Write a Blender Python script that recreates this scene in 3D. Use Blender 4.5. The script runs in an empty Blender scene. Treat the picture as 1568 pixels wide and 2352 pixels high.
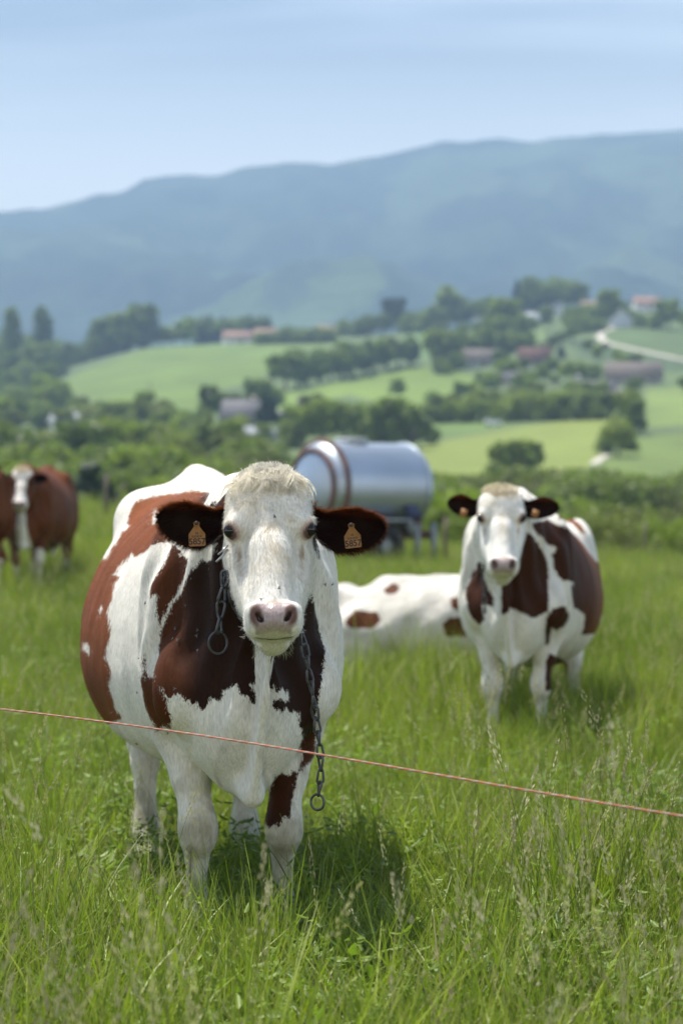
import bpy, math, random
import numpy as np
from mathutils import Vector, Matrix

R = math.radians
C = bpy.context.scene.collection
sc = bpy.context.scene

# ------------------------------------------------------------------ camera, sky, sun, exposure
CAM_H = 1.32
cam_d = bpy.data.cameras.new('camera')
cam = bpy.data.objects.new('camera', cam_d)
C.objects.link(cam)
sc.camera = cam
cam.location = (0, 0, CAM_H)
cam.rotation_euler = (R(90), 0, 0)
cam_d.sensor_fit = 'VERTICAL'
cam_d.sensor_height = 36
cam_d.sensor_width = 24
cam_d.lens = 71.4
cam_d.shift_y = -0.0025
cam_d.clip_start = 0.1
cam_d.clip_end = 40000
cam_d.dof.use_dof = True
cam_d.dof.focus_distance = 5.5
cam_d.dof.aperture_fstop = 2.9

SUN_EL, SUN_AZ = 70.0, -50.0          # azimuth measured from +Y (away from the camera) towards +X
sx = math.cos(R(SUN_EL)) * math.sin(R(SUN_AZ))
sy = math.cos(R(SUN_EL)) * math.cos(R(SUN_AZ))
sz = math.sin(R(SUN_EL))
sun_d = bpy.data.lights.new('sun', 'SUN')
sun_d.energy = 5.0
sun_d.angle = R(0.55)
sun_d.color = (1.0, 0.95, 0.87)
sun = bpy.data.objects.new('sun', sun_d)
C.objects.link(sun)
sun.location = (sx * 30, sy * 30, sz * 30)
sun.rotation_euler = Vector((sx, sy, sz)).to_track_quat('Z', 'Y').to_euler()

world = bpy.data.worlds.new('World')
sc.world = world
world.use_nodes = True
wn, wl = world.node_tree.nodes, world.node_tree.links
wn.clear()
w_out = wn.new('ShaderNodeOutputWorld')
w_bg = wn.new('ShaderNodeBackground')
w_bg.inputs['Strength'].default_value = 0.05
w_sky = wn.new('ShaderNodeTexSky')
w_sky.sky_type = 'NISHITA'
w_sky.sun_disc = False
w_sky.sun_elevation = R(SUN_EL)
w_sky.sun_rotation = R(SUN_AZ)
w_sky.altitude = 500
w_sky.air_density = 1.0
w_sky.dust_density = 1.0
w_sky.ozone_density = 2.0
# thin high cirrus: direction projected on a plane high above, stretched sideways
w_tc = wn.new('ShaderNodeTexCoord')
w_sep = wn.new('ShaderNodeSeparateXYZ')
wl.new(w_tc.outputs['Generated'], w_sep.inputs[0])
w_mz = wn.new('ShaderNodeMath'); w_mz.operation = 'MAXIMUM'; w_mz.inputs[1].default_value = 0.02
wl.new(w_sep.outputs['Z'], w_mz.inputs[0])
w_az = wn.new('ShaderNodeMath'); w_az.operation = 'ADD'; w_az.inputs[1].default_value = 0.06
wl.new(w_mz.outputs[0], w_az.inputs[0])
w_dx = wn.new('ShaderNodeMath'); w_dx.operation = 'DIVIDE'
w_dy = wn.new('ShaderNodeMath'); w_dy.operation = 'DIVIDE'
wl.new(w_sep.outputs['X'], w_dx.inputs[0]); wl.new(w_az.outputs[0], w_dx.inputs[1])
wl.new(w_sep.outputs['Y'], w_dy.inputs[0]); wl.new(w_az.outputs[0], w_dy.inputs[1])
w_cmb = wn.new('ShaderNodeCombineXYZ')
wl.new(w_dx.outputs[0], w_cmb.inputs[0]); wl.new(w_dy.outputs[0], w_cmb.inputs[1])
w_map = wn.new('ShaderNodeMapping')
w_map.inputs['Rotation'].default_value = (0, 0, R(-14))
w_map.inputs['Scale'].default_value = (0.35, 1.1, 1)
w_map.inputs['Location'].default_value = (0.4, 0.35, 0)
wl.new(w_cmb.outputs[0], w_map.inputs[0])
w_no = wn.new('ShaderNodeTexNoise')
w_no.inputs['Scale'].default_value = 1.1
w_no.inputs['Detail'].default_value = 5
w_no.inputs['Roughness'].default_value = 0.45
w_no.inputs['Distortion'].default_value = 0.4
wl.new(w_map.outputs[0], w_no.inputs[0])
w_cr = wn.new('ShaderNodeMapRange')
w_cr.inputs['From Min'].default_value = 0.45
w_cr.inputs['From Max'].default_value = 0.78
w_cr.inputs['To Min'].default_value = 0.0
w_cr.inputs['To Max'].default_value = 0.95
w_cr.interpolation_type = 'SMOOTHSTEP'
wl.new(w_no.outputs['Fac'], w_cr.inputs['Value'])
w_mix = wn.new('ShaderNodeMix'); w_mix.data_type = 'RGBA'
wl.new(w_cr.outputs[0], w_mix.inputs['Factor'])
wl.new(w_sky.outputs[0], w_mix.inputs['A'])
w_mix.inputs['B'].default_value = (21.0, 22.4, 23.6, 1)
# milky band of air low over the horizon, all round
w_hr = wn.new('ShaderNodeMapRange'); w_hr.interpolation_type = 'SMOOTHSTEP'
w_hr.inputs['From Min'].default_value = 0.26
w_hr.inputs['From Max'].default_value = 0.14
w_hr.inputs['To Max'].default_value = 0.95
wl.new(w_sep.outputs['Z'], w_hr.inputs['Value'])
w_hm = wn.new('ShaderNodeMix'); w_hm.data_type = 'RGBA'
wl.new(w_hr.outputs[0], w_hm.inputs['Factor'])
wl.new(w_mix.outputs['Result'], w_hm.inputs['A'])
w_hm.inputs['B'].default_value = (22.0, 21.6, 20.4, 1)
wl.new(w_hm.outputs['Result'], w_bg.inputs['Color'])
wl.new(w_bg.outputs[0], w_out.inputs['Surface'])

sc.view_settings.view_transform = 'Standard'
sc.view_settings.look = 'None'
sc.view_settings.gamma = 1
sc.view_settings.use_curve_mapping = False
sc.view_settings.exposure = 0.8
sc.render.engine = 'CYCLES'
sc.cycles.use_denoising = True
sc.cycles.max_bounces = 7
sc.cycles.diffuse_bounces = 3
sc.cycles.glossy_bounces = 3
sc.cycles.transmission_bounces = 4
sc.cycles.transparent_max_bounces = 6
sc.cycles.volume_bounces = 0
sc.cycles.sample_clamp_indirect = 6

# ------------------------------------------------------------------ helpers
FPX = 4662.0          # focal length in the units of a 1568x2352 sheet
HOR = 1170.0

def pt(px, py, y):
    """point at depth y (metres in front of the camera) seen at sheet position px, py"""
    return np.array([(px - 784.0) / FPX * y, y, CAM_H - (py - HOR) / FPX * y])

def smoothstep(t):
    t = np.clip(t, 0, 1)
    return t * t * (3 - 2 * t)

_lat = {}
def vnoise(x, y, seed=0):
    """2-D value noise, -1..1"""
    if seed not in _lat:
        _lat[seed] = np.random.RandomState(seed + 11).uniform(-1, 1, (256, 256))
    g = _lat[seed]
    xi = np.floor(x).astype(int); yi = np.floor(y).astype(int)
    fx = x - xi; fy = y - yi
    fx = fx * fx * (3 - 2 * fx); fy = fy * fy * (3 - 2 * fy)
    a = g[xi % 256, yi % 256]; b = g[(xi + 1) % 256, yi % 256]
    c = g[xi % 256, (yi + 1) % 256]; d = g[(xi + 1) % 256, (yi + 1) % 256]
    return (a * (1 - fx) + b * fx) * (1 - fy) + (c * (1 - fx) + d * fx) * fy

def fbm(x, y, octv=4, seed=0, rough=0.5):
    s = 0; a = 1; t = 0
    for k in range(octv):
        s = s + a * vnoise(x * 2 ** k + 13.7 * k, y * 2 ** k + 7.1 * k, seed + k)
        t += a; a *= rough
    return s / t

def prop(o, label=None, cat=None, group=None, kind=None):
    if label: o['label'] = label
    if cat: o['category'] = cat
    if group: o['group'] = group
    if kind: o['kind'] = kind
    return o

def mesh_data(name, V, F, mat=None, smooth=True, attrs=None, mats=None, fmat=None):
    """V (n,3); F: (m,k) array or a list of such arrays"""
    V = np.asarray(V, dtype=np.float32)
    Fl = F if isinstance(F, list) and len(F) and isinstance(F[0], np.ndarray) else [np.asarray(F)]
    Fl = [f for f in Fl if len(f)]
    me = bpy.data.meshes.new(name)
    me.vertices.add(len(V)); me.vertices.foreach_set('co', V.ravel())
    loops = np.concatenate([f.ravel() for f in Fl]).astype(np.int32)
    tot = np.concatenate([np.full(len(f), f.shape[1]) for f in Fl]).astype(np.int32)
    st = np.concatenate([[0], np.cumsum(tot)[:-1]]).astype(np.int32)
    me.loops.add(len(loops)); me.loops.foreach_set('vertex_index', loops)
    me.polygons.add(len(tot)); me.polygons.foreach_set('loop_start', st); me.polygons.foreach_set('loop_total', tot)
    if smooth:
        me.polygons.foreach_set('use_smooth', np.ones(len(tot), dtype=bool))
    for m in (mats or ([mat] if mat else [])):
        me.materials.append(m)
    if fmat is not None:
        me.polygons.foreach_set('material_index', np.asarray(fmat, dtype=np.int32))
    for nm, arr in (attrs or {}).items():
        arr = np.asarray(arr, dtype=np.float32)
        if arr.ndim == 1:
            a = me.attributes.new(nm, 'FLOAT', 'POINT'); a.data.foreach_set('value', arr)
        else:
            if arr.shape[1] == 3:
                arr = np.concatenate([arr, np.ones((len(arr), 1), np.float32)], 1)
            a = me.attributes.new(nm, 'FLOAT_COLOR', 'POINT'); a.data.foreach_set('color', arr.ravel())
    me.update()
    me.validate()
    return me

def link(name, data, parent=None, loc=None, rotz=None):
    o = bpy.data.objects.new(name, data)
    C.objects.link(o)
    if parent is not None: o.parent = parent
    if loc is not None: o.location = loc
    if rotz is not None: o.rotation_euler = (0, 0, rotz)
    return o

def empty(name, loc=(0, 0, 0), rotz=0):
    o = bpy.data.objects.new(name, None)
    o.empty_display_size = 0.2
    C.objects.link(o)
    o.location = loc; o.rotation_euler = (0, 0, rotz)
    return o

class MB:
    """collects simple solids into one mesh"""
    def __init__(s): s.V = []; s.Q = []; s.T = []; s.n = 0
    def add(s, V, Q=None, T=None):
        V = np.asarray(V, float).reshape(-1, 3)
        s.V.append(V)
        if Q is not None and len(Q): s.Q.append(np.asarray(Q) + s.n)
        if T is not None and len(T): s.T.append(np.asarray(T) + s.n)
        s.n += len(V)
        return s
    def box(s, c, d, rz=0, rx=0, ry=0):
        v = np.array([[i, j, k] for i in (-.5, .5) for j in (-.5, .5) for k in (-.5, .5)]) * np.array(d)
        M = np.array(Matrix.Rotation(rz, 3, 'Z') @ Matrix.Rotation(ry, 3, 'Y') @ Matrix.Rotation(rx, 3, 'X'))
        v = v @ M.T + np.array(c)
        q = [[0, 1, 3, 2], [4, 6, 7, 5], [0, 4, 5, 1], [2, 3, 7, 6], [0, 2, 6, 4], [1, 5, 7, 3]]
        return s.add(v, q)
    def tube(s, P, r, n=8, closed=False, cap=True):
        P = np.asarray(P, float); m = len(P)
        r = np.broadcast_to(np.asarray(r, float), (m,))
        if closed: T = np.roll(P, -1, 0) - np.roll(P, 1, 0)
        else: T = np.gradient(P, axis=0)
        T = T / np.maximum(np.linalg.norm(T, axis=1, keepdims=True), 1e-9)
        up = np.array([0, 0, 1.0]) if abs(T[0, 2]) < .9 else np.array([1.0, 0, 0])
        A = np.cross(T[0], up); A /= np.linalg.norm(A)
        As = []
        for k in range(m):
            A = A - T[k] * np.dot(A, T[k]); A /= max(np.linalg.norm(A), 1e-9); As.append(A.copy())
        As = np.array(As); Bs = np.cross(T, As)
        th = np.linspace(0, 2 * np.pi, n, endpoint=False)
        V = P[:, None] + r[:, None, None] * (np.cos(th)[None, :, None] * As[:, None] + np.sin(th)[None, :, None] * Bs[:, None])
        V = V.reshape(-1, 3)
        q = []
        mm = m if closed else m - 1
        for i in range(mm):
            for j in range(n):
                a = i * n + j; b = i * n + (j + 1) % n
                c = ((i + 1) % m) * n + (j + 1) % n; d = ((i + 1) % m) * n + j
                q.append([a, b, c, d])
        t = []
        if cap and not closed:
            V = np.vstack([V, P[0], P[-1]])
            for j in range(n):
                t.append([m * n, (j + 1) % n, j]); t.append([m * n + 1, (m - 1) * n + j, (m - 1) * n + (j + 1) % n])
        return s.add(V, q, t)
    def lathe(s, prof, n=24, c=(0, 0, 0), M=None):
        """profile [(r, z)] about the z axis"""
        prof = np.array(prof, float); m = len(prof)
        th = np.linspace(0, 2 * np.pi, n, endpoint=False)
        V = np.stack([prof[:, 0][:, None] * np.cos(th), prof[:, 0][:, None] * np.sin(th),
                      np.repeat(prof[:, 1][:, None], n, 1)], -1).reshape(-1, 3)
        if M is not None: V = V @ np.array(M).T
        V = V + np.array(c)
        q = [[i * n + j, i * n + (j + 1) % n, (i + 1) * n + (j + 1) % n, (i + 1) * n + j] for i in range(m - 1) for j in range(n)]
        return s.add(V, q)
    def ball(s, c, r, n=12, m=8):
        ph = np.linspace(-math.pi / 2, math.pi / 2, m + 1)
        prof = np.stack([np.maximum(np.cos(ph), 1e-4), np.sin(ph)], 1)
        r = np.broadcast_to(np.asarray(r, float), (3,))
        return s.lathe(prof, n, c, np.diag(r))
    def data(s, name, mat, smooth=False, mats=None, fmat=None):
        V = np.vstack(s.V); F = []
        if s.Q: F.append(np.vstack(s.Q))
        if s.T: F.append(np.vstack(s.T))
        return mesh_data(name, V, F, mat, smooth, mats=mats, fmat=fmat)
    def build(s, name, mat, parent=None, smooth=False, loc=None):
        return link(name, s.data(name, mat, smooth), parent, loc)

# ---- materials
def new_mat(name):
    m = bpy.data.materials.new(name); m.use_nodes = True
    n, l = m.node_tree.nodes, m.node_tree.links
    return m, n, l, n['Principled BSDF']

def simple(name, col, rough=.6, metal=0, noise=.25, scale=4, bump=0, bscale=60, spec=.4):
    m, n, l, b = new_mat(name)
    b.inputs['Roughness'].default_value = rough
    b.inputs['Metallic'].default_value = metal
    b.inputs['Specular IOR Level'].default_value = spec
    tc = n.new('ShaderNodeTexCoord')
    no = n.new('ShaderNodeTexNoise'); no.inputs['Scale'].default_value = scale; no.inputs['Detail'].default_value = 6
    l.new(tc.outputs['Object'], no.inputs[0])
    mr = n.new('ShaderNodeMapRange')
    mr.inputs['From Min'].default_value = .3; mr.inputs['From Max'].default_value = .7
    mr.inputs['To Min'].default_value = 1 - noise; mr.inputs['To Max'].default_value = 1 + noise
    l.new(no.outputs['Fac'], mr.inputs['Value'])
    vm = n.new('ShaderNodeVectorMath'); vm.operation = 'SCALE'
    vm.inputs[0].default_value = col
    l.new(mr.outputs[0], vm.inputs['Scale'])
    l.new(vm.outputs[0], b.inputs['Base Color'])
    if bump:
        nb = n.new('ShaderNodeTexNoise'); nb.inputs['Scale'].default_value = bscale; nb.inputs['Detail'].default_value = 5
        l.new(tc.outputs['Object'], nb.inputs[0])
        bp = n.new('ShaderNodeBump'); bp.inputs['Strength'].default_value = bump; bp.inputs['Distance'].default_value = .02
        l.new(nb.outputs['Fac'], bp.inputs['Height']); l.new(bp.outputs[0], b.inputs['Normal'])
    return m

def leafy(name, col, col2, trans=.35, rough=.5, spec=.3, instancer=False, attr='v'):
    """foliage: per-object / per-blade colour variation, light shining through"""
    m, n, l, b = new_mat(name)
    at = n.new('ShaderNodeAttribute'); at.attribute_name = attr
    mix = n.new('ShaderNodeMix'); mix.data_type = 'RGBA'
    mix.inputs['A'].default_value = (*col, 1); mix.inputs['B'].default_value = (*col2, 1)
    if instancer:
        ai = n.new('ShaderNodeAttribute'); ai.attribute_type = 'INSTANCER'; ai.attribute_name = 'tint'
        rnd = ai.outputs['Fac']
    else:
        oi = n.new('ShaderNodeObjectInfo'); rnd = oi.outputs['Random']
    ad = n.new('ShaderNodeMath'); ad.operation = 'ADD'
    l.new(at.outputs['Fac'], ad.inputs[0]); l.new(rnd, ad.inputs[1])
    ml = n.new('ShaderNodeMath'); ml.operation = 'MULTIPLY'; ml.inputs[1].default_value = .5
    l.new(ad.outputs[0], ml.inputs[0]); l.new(ml.outputs[0], mix.inputs['Factor'])
    l.new(mix.outputs['Result'], b.inputs['Base Color'])
    b.inputs['Roughness'].default_value = rough
    b.inputs['Specular IOR Level'].default_value = spec
    tr = n.new('ShaderNodeBsdfTranslucent')
    tv = n.new('ShaderNodeVectorMath'); tv.operation = 'MULTIPLY'; tv.inputs[1].default_value = (1.05, 1.25, .55)
    l.new(mix.outputs['Result'], tv.inputs[0]); l.new(tv.outputs[0], tr.inputs['Color'])
    ms = n.new('ShaderNodeMixShader'); ms.inputs[0].default_value = trans
    l.new(b.outputs[0], ms.inputs[1]); l.new(tr.outputs[0], ms.inputs[2])
    l.new(ms.outputs[0], n['Material Output'].inputs['Surface'])
    return m

# ------------------------------------------------------------------ terrain
HILL_D = [40, 75, 110, 160, 200, 260, 300, 350, 400, 500, 600, 700, 800, 900, 950, 1100, 1400, 1900, 9000]
HILL_Z = [0, -4.5, -9, -8, -3, 6, 9.5, 14, 19.5, 29, 40, 54, 67, 79, 82, 72, 20, -60, -60]
def terrain(x, y):
    x = np.asarray(x, float); y = np.asarray(y, float)
    u = x / np.maximum(y, 8)
    g = np.interp(u, [-.3, -.125, -.05, .02, .15, .3], [1.25, 1.1, .62, .33, .12, .08])
    t = smoothstep((y - 11) / 29)
    near = t * g + .02 * vnoise(x * .7, y * .7, 3) * np.clip((y - 3) / 8, 0, 1)
    hz = np.interp(y, HILL_D, HILL_Z)
    L = np.interp(u, [-.6, -.17, -.1, 0, .06, .13, .6], [.6, .72, .92, 1.0, 1.03, 1.14, 1.25])
    far = np.where(hz > 0, hz * L, hz)
    far = far + smoothstep((y - 90) / 300) * (1.0 + y * .0015) * fbm(x / 90, y / 120, 3, 5)
    w = smoothstep((y - 41) / 55)
    return near * (1 - w) + far * w

def on_ground(px, py, ymin=150, ymax=960, fallback=None):
    """where the sight line through sheet point px, py meets the hillside"""
    ys = np.linspace(ymin, ymax, 4000)
    xs = (px - 784) / FPX * ys
    zr = CAM_H - (py - HOR) / FPX * ys
    zt = terrain(xs, ys)
    hit = np.nonzero(zt >= zr)[0]
    if len(hit): k = hit[0]
    else: k = int(np.argmin(zr - zt)) if fallback is None else int(np.searchsorted(ys, fallback))
    k = min(k, len(ys) - 1)
    return np.array([xs[k], ys[k], zt[k]])

def poly_sd(P, poly):
    """signed distance (positive inside) of points P (n,2) to polygon"""
    poly = np.asarray(poly, float)
    n = len(poly); d2 = np.full(len(P), 1e18); ins = np.zeros(len(P), bool)
    for i in range(n):
        a = poly[i]; b = poly[(i + 1) % n]
        e = b - a; w = P - a
        t = np.clip((w @ e) / max(e @ e, 1e-12), 0, 1)
        q = w - t[:, None] * e
        d2 = np.minimum(d2, (q * q).sum(1))
        if a[1] != b[1]:
            c = ((a[1] > P[:, 1]) != (b[1] > P[:, 1])) & (P[:, 0] < (b[0] - a[0]) * (P[:, 1] - a[1]) / (b[1] - a[1]) + a[0])
            ins ^= c
    d = np.sqrt(d2)
    return np.where(ins, d, -d)

def build_terrain():
    rows = np.concatenate([np.linspace(-14, 48, 150), np.geomspace(49, 1000, 380), np.geomspace(1020, 2100, 40)])
    us = np.linspace(-.62, .62, 520)
    us = np.sign(us) * (np.abs(us) / .62) ** 1.25 * .62
    Y, U = np.meshgrid(rows, us, indexing='ij')
    X = U * (np.maximum(Y, 0) + 26)
    Z = terrain(X, Y)
    V = np.stack([X, Y, Z], -1).reshape(-1, 3)
    nr, nc = len(rows), len(us)
    i = np.arange(nr - 1)[:, None] * nc + np.arange(nc - 1)[None]
    F = np.stack([i, i + 1, i + 1 + nc, i + nc], -1).reshape(-1, 4)
    px = 784 + FPX * V[:, 0] / np.maximum(V[:, 1], 1)
    py = HOR - FPX * (V[:, 2] - CAM_H) / np.maximum(V[:, 1], 1)
    P = np.stack([px, py], 1)
    col = np.tile(np.array([.085, .125, .035]), (len(V), 1))
    fields = [
        ([(140, 880), (200, 848), (290, 818), (400, 787), (560, 778), (770, 772), (800, 790), (700, 806), (650, 850), (560, 880), (480, 905), (470, 950), (330, 935), (140, 925)], (.115, .175, .022)),
        ([(630, 908), (760, 880), (900, 850), (990, 838), (1050, 850), (1120, 880), (1070, 935), (960, 955), (900, 935), (800, 905), (720, 925), (640, 945)], (.135, .20, .022)),
        ([(920, 1034), (1050, 1005), (1200, 980), (1410, 950), (1405, 1000), (1375, 1050), (1320, 1100), (1200, 1110), (1000, 1110), (940, 1060)], (.165, .205, .03)),
        ([(1385, 1060), (1440, 1010), (1700, 975), (1700, 1110), (1370, 1110)], (.115, .165, .028)),
        ([(1385, 790), (1392, 762), (1430, 752), (1700, 752), (1700, 840), (1460, 803)], (.075, .12, .03)),
        ([(1290, 775), (1370, 790), (1460, 812), (1700, 850), (1700, 868), (1500, 850), (1330, 820)], (.05, .085, .025)),
        ([(1480, 895), (1700, 880), (1700, 975), (1490, 980)], (.15, .21, .04)),
        ([(980, 975), (1130, 970), (1110, 990), (1000, 1005)], (.1, .16, .03)),
        ([(1190, 735), (1250, 735), (1250, 790), (1200, 780)], (.11, .16, .035)),
        ([(930, 760), (1000, 760), (985, 830), (930, 800)], (.09, .15, .03)),
    ]
    far = V[:, 1] > 120
    for poly, c in fields:
        sd = poly_sd(P[far], poly)
        f = smoothstep((sd + 3) / 6)[:, None]
        col[far] = col[far] * (1 - f) + np.array(c) * f
    nearf = (1 - smoothstep((V[:, 1] - 44) / 12))[:, None]
    col = col * (1 - nearf) + np.array([.035, .045, .016]) * nearf
    nz = fbm(V[:, 0] / 14, V[:, 1] / 25, 4, 9)
    col *= (1 + .30 * nz)[:, None]
    mow = np.sin((V[:, 0] * .8 + V[:, 1] * .25) * 1.1 + 2 * fbm(V[:, 0] / 40, V[:, 1] / 60, 2, 15)) * smoothstep((V[:, 1] - 150) / 60)
    col *= (1 + .05 * mow)[:, None]
    m, n, l, b = new_mat('meadow_ground')
    at = n.new('ShaderNodeAttribute'); at.attribute_name = 'tint'
    no = n.new('ShaderNodeTexNoise'); no.inputs['Scale'].default_value = 6; no.inputs['Detail'].default_value = 8
    geo = n.new('ShaderNodeNewGeometry'); l.new(geo.outputs['Position'], no.inputs[0])
    mr = n.new('ShaderNodeMapRange'); mr.inputs['To Min'].default_value = .6; mr.inputs['To Max'].default_value = 1.4
    l.new(no.outputs['Fac'], mr.inputs['Value'])
    vm = n.new('ShaderNodeVectorMath'); vm.operation = 'SCALE'
    l.new(at.outputs['Color'], vm.inputs[0]); l.new(mr.outputs[0], vm.inputs['Scale']); l.new(vm.outputs[0], b.inputs['Base Color'])
    b.inputs['Roughness'].default_value = .9
    bp = n.new('ShaderNodeBump'); bp.inputs['Strength'].default_value = .6; bp.inputs['Distance'].default_value = .05
    l.new(no.outputs['Fac'], bp.inputs['Height']); l.new(bp.outputs[0], b.inputs['Normal'])
    o = link('ground', mesh_data('ground', V, F, m, attrs={'tint': col}))
    prop(o, kind='structure')

def build_mountain():
    ridge_px = [-2600, -1200, -400, 0, 100, 200, 280, 330, 430, 500, 580, 700, 760, 900, 1000, 1150, 1220, 1300, 1568, 2000, 2800, 4200]
    ridge_py = [700, 560, 510, 487, 478, 455, 440, 410, 400, 405, 381, 372, 378, 355, 328, 319, 327, 315, 297, 270, 300, 420]
    ys = np.concatenate([np.linspace(3000, 7000, 220), np.linspace(7030, 7800, 16)])
    us = np.linspace(-.70, .70, 620)
    Y, U = np.meshgrid(ys, us, indexing='ij')
    X = U * Y
    ru = (np.array(ridge_px) - 784) / FPX
    ridge = (HOR - np.interp(U, ru, ridge_py)) / FPX * 7000 + CAM_H
    s = np.clip((Y - 3100) / 3900, 0, 1)
    base = -60 + (ridge + 60) * (s ** 1.15)
    gul = fbm(X / 620 + Y / 2200, Y / 1500, 5, 21, .55)
    gul2 = 1 - 2 * np.abs(fbm(X / 900 - Y / 1700, Y / 1300, 4, 31, .5))
    amp = np.sin(np.pi * np.clip(s, 0, 1)) ** .8
    Z = base + amp * (250 * gul + 95 * (gul2 - .5)) + 8 * fbm(X / 60, Y / 60, 2, 41)
    back = np.clip((Y - 7000) / 1600, 0, 1)
    Z = Z - back ** 1.2 * (ridge * .8)
    cap = ridge * (Y / 7000) - 12 + 6 * fbm(X / 80, Y / 80, 2, 44)      # nothing in front rises past the crest line
    Z = np.where(Y < 6950, np.minimum(Z, cap), Z)
    V = np.stack([X, Y, Z], -1).reshape(-1, 3)
    nr, nc = Y.shape
    i = np.arange(nr - 1)[:, None] * nc + np.arange(nc - 1)[None]
    F = np.stack([i, i + 1, i + 1 + nc, i + nc], -1).reshape(-1, 4)
    mead = fbm(V[:, 0] / 330, V[:, 1] / 420, 4, 61)
    low = 1 - smoothstep((V[:, 2] - 60) / 520)
    f = smoothstep((mead + .02 - .25 * (1 - low)) / .14) * (.25 + .75 * low)
    px = 784 + FPX * V[:, 0] / V[:, 1]; py = HOR - FPX * (V[:, 2] - CAM_H) / V[:, 1]
    clear = .45 * smoothstep((1.15 - np.hypot((px - 795) / 95, (py - 652) / 24)) / .3)
    f = np.maximum(f, clear)
    forest = np.array([.040, .058, .030]) * (1 + 1.3 * fbm(V[:, 0] / 160, V[:, 1] / 260, 5, 71, .65))[:, None]
    col = forest * (1 - f[:, None]) + np.array([.17, .24, .07]) * f[:, None]
    m, n, l, b = new_mat('mountain_forest')
    at = n.new('ShaderNodeAttribute'); at.attribute_name = 'tint'
    l.new(at.outputs['Color'], b.inputs['Base Color'])
    b.inputs['Roughness'].default_value = 1; b.inputs['Specular IOR Level'].default_value = 0
    geo = n.new('ShaderNodeNewGeometry')
    no = n.new('ShaderNodeTexNoise'); no.inputs['Scale'].default_value = .035; no.inputs['Detail'].default_value = 6
    l.new(geo.outputs['Position'], no.inputs[0])
    bp = n.new('ShaderNodeBump'); bp.inputs['Strength'].default_value = 1; bp.inputs['Distance'].default_value = 16
    l.new(no.outputs['Fac'], bp.inputs['Height']); l.new(bp.outputs[0], b.inputs['Normal'])
    V = (V - [0, 0, CAM_H]) * .571 + [0, 0, CAM_H]
    prop(link('mountain', mesh_data('mountain', V, F, m, attrs={'tint': col})), kind='structure')

def build_haze(density=3.6e-4, color=(.455, .69, 1.0)):
    mb = MB().box((0, 2195, 396), (7200, 4630, 880))
    m = bpy.data.materials.new('haze_air'); m.use_nodes = True
    n, l = m.node_tree.nodes, m.node_tree.links
    n.clear()
    out = n.new('ShaderNodeOutputMaterial'); pv = n.new('ShaderNodeVolumePrincipled')
    pv.inputs['Color'].default_value = (*color, 1)
    pv.inputs['Density'].default_value = density
    pv.inputs['Anisotropy'].default_value = .1
    l.new(pv.outputs[0], out.inputs['Volume'])
    prop(mb.build('haze', m), kind='stuff')
# ------------------------------------------------------------------ trees
RS = np.random.RandomState(4)
def quads_at(P, Nn, size, rs, asp=1.0):
    """small leaf-spray quads at P with rough normals Nn"""
    n = len(P)
    a = rs.normal(size=(n, 3)); A = np.cross(Nn, a); A /= np.linalg.norm(A, axis=1, keepdims=True) + 1e-9
    B = np.cross(Nn, A)
    s = (size * rs.uniform(.6, 1.3, n))[:, None]
    A = A * s; B = B * s * asp
    V = np.stack([P - A - B * .6, P + A * .7 - B, P + A + B * .7, P - A * .6 + B], 1).reshape(-1, 3)
    F = np.arange(n * 4).reshape(-1, 4)
    return V, F

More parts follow.
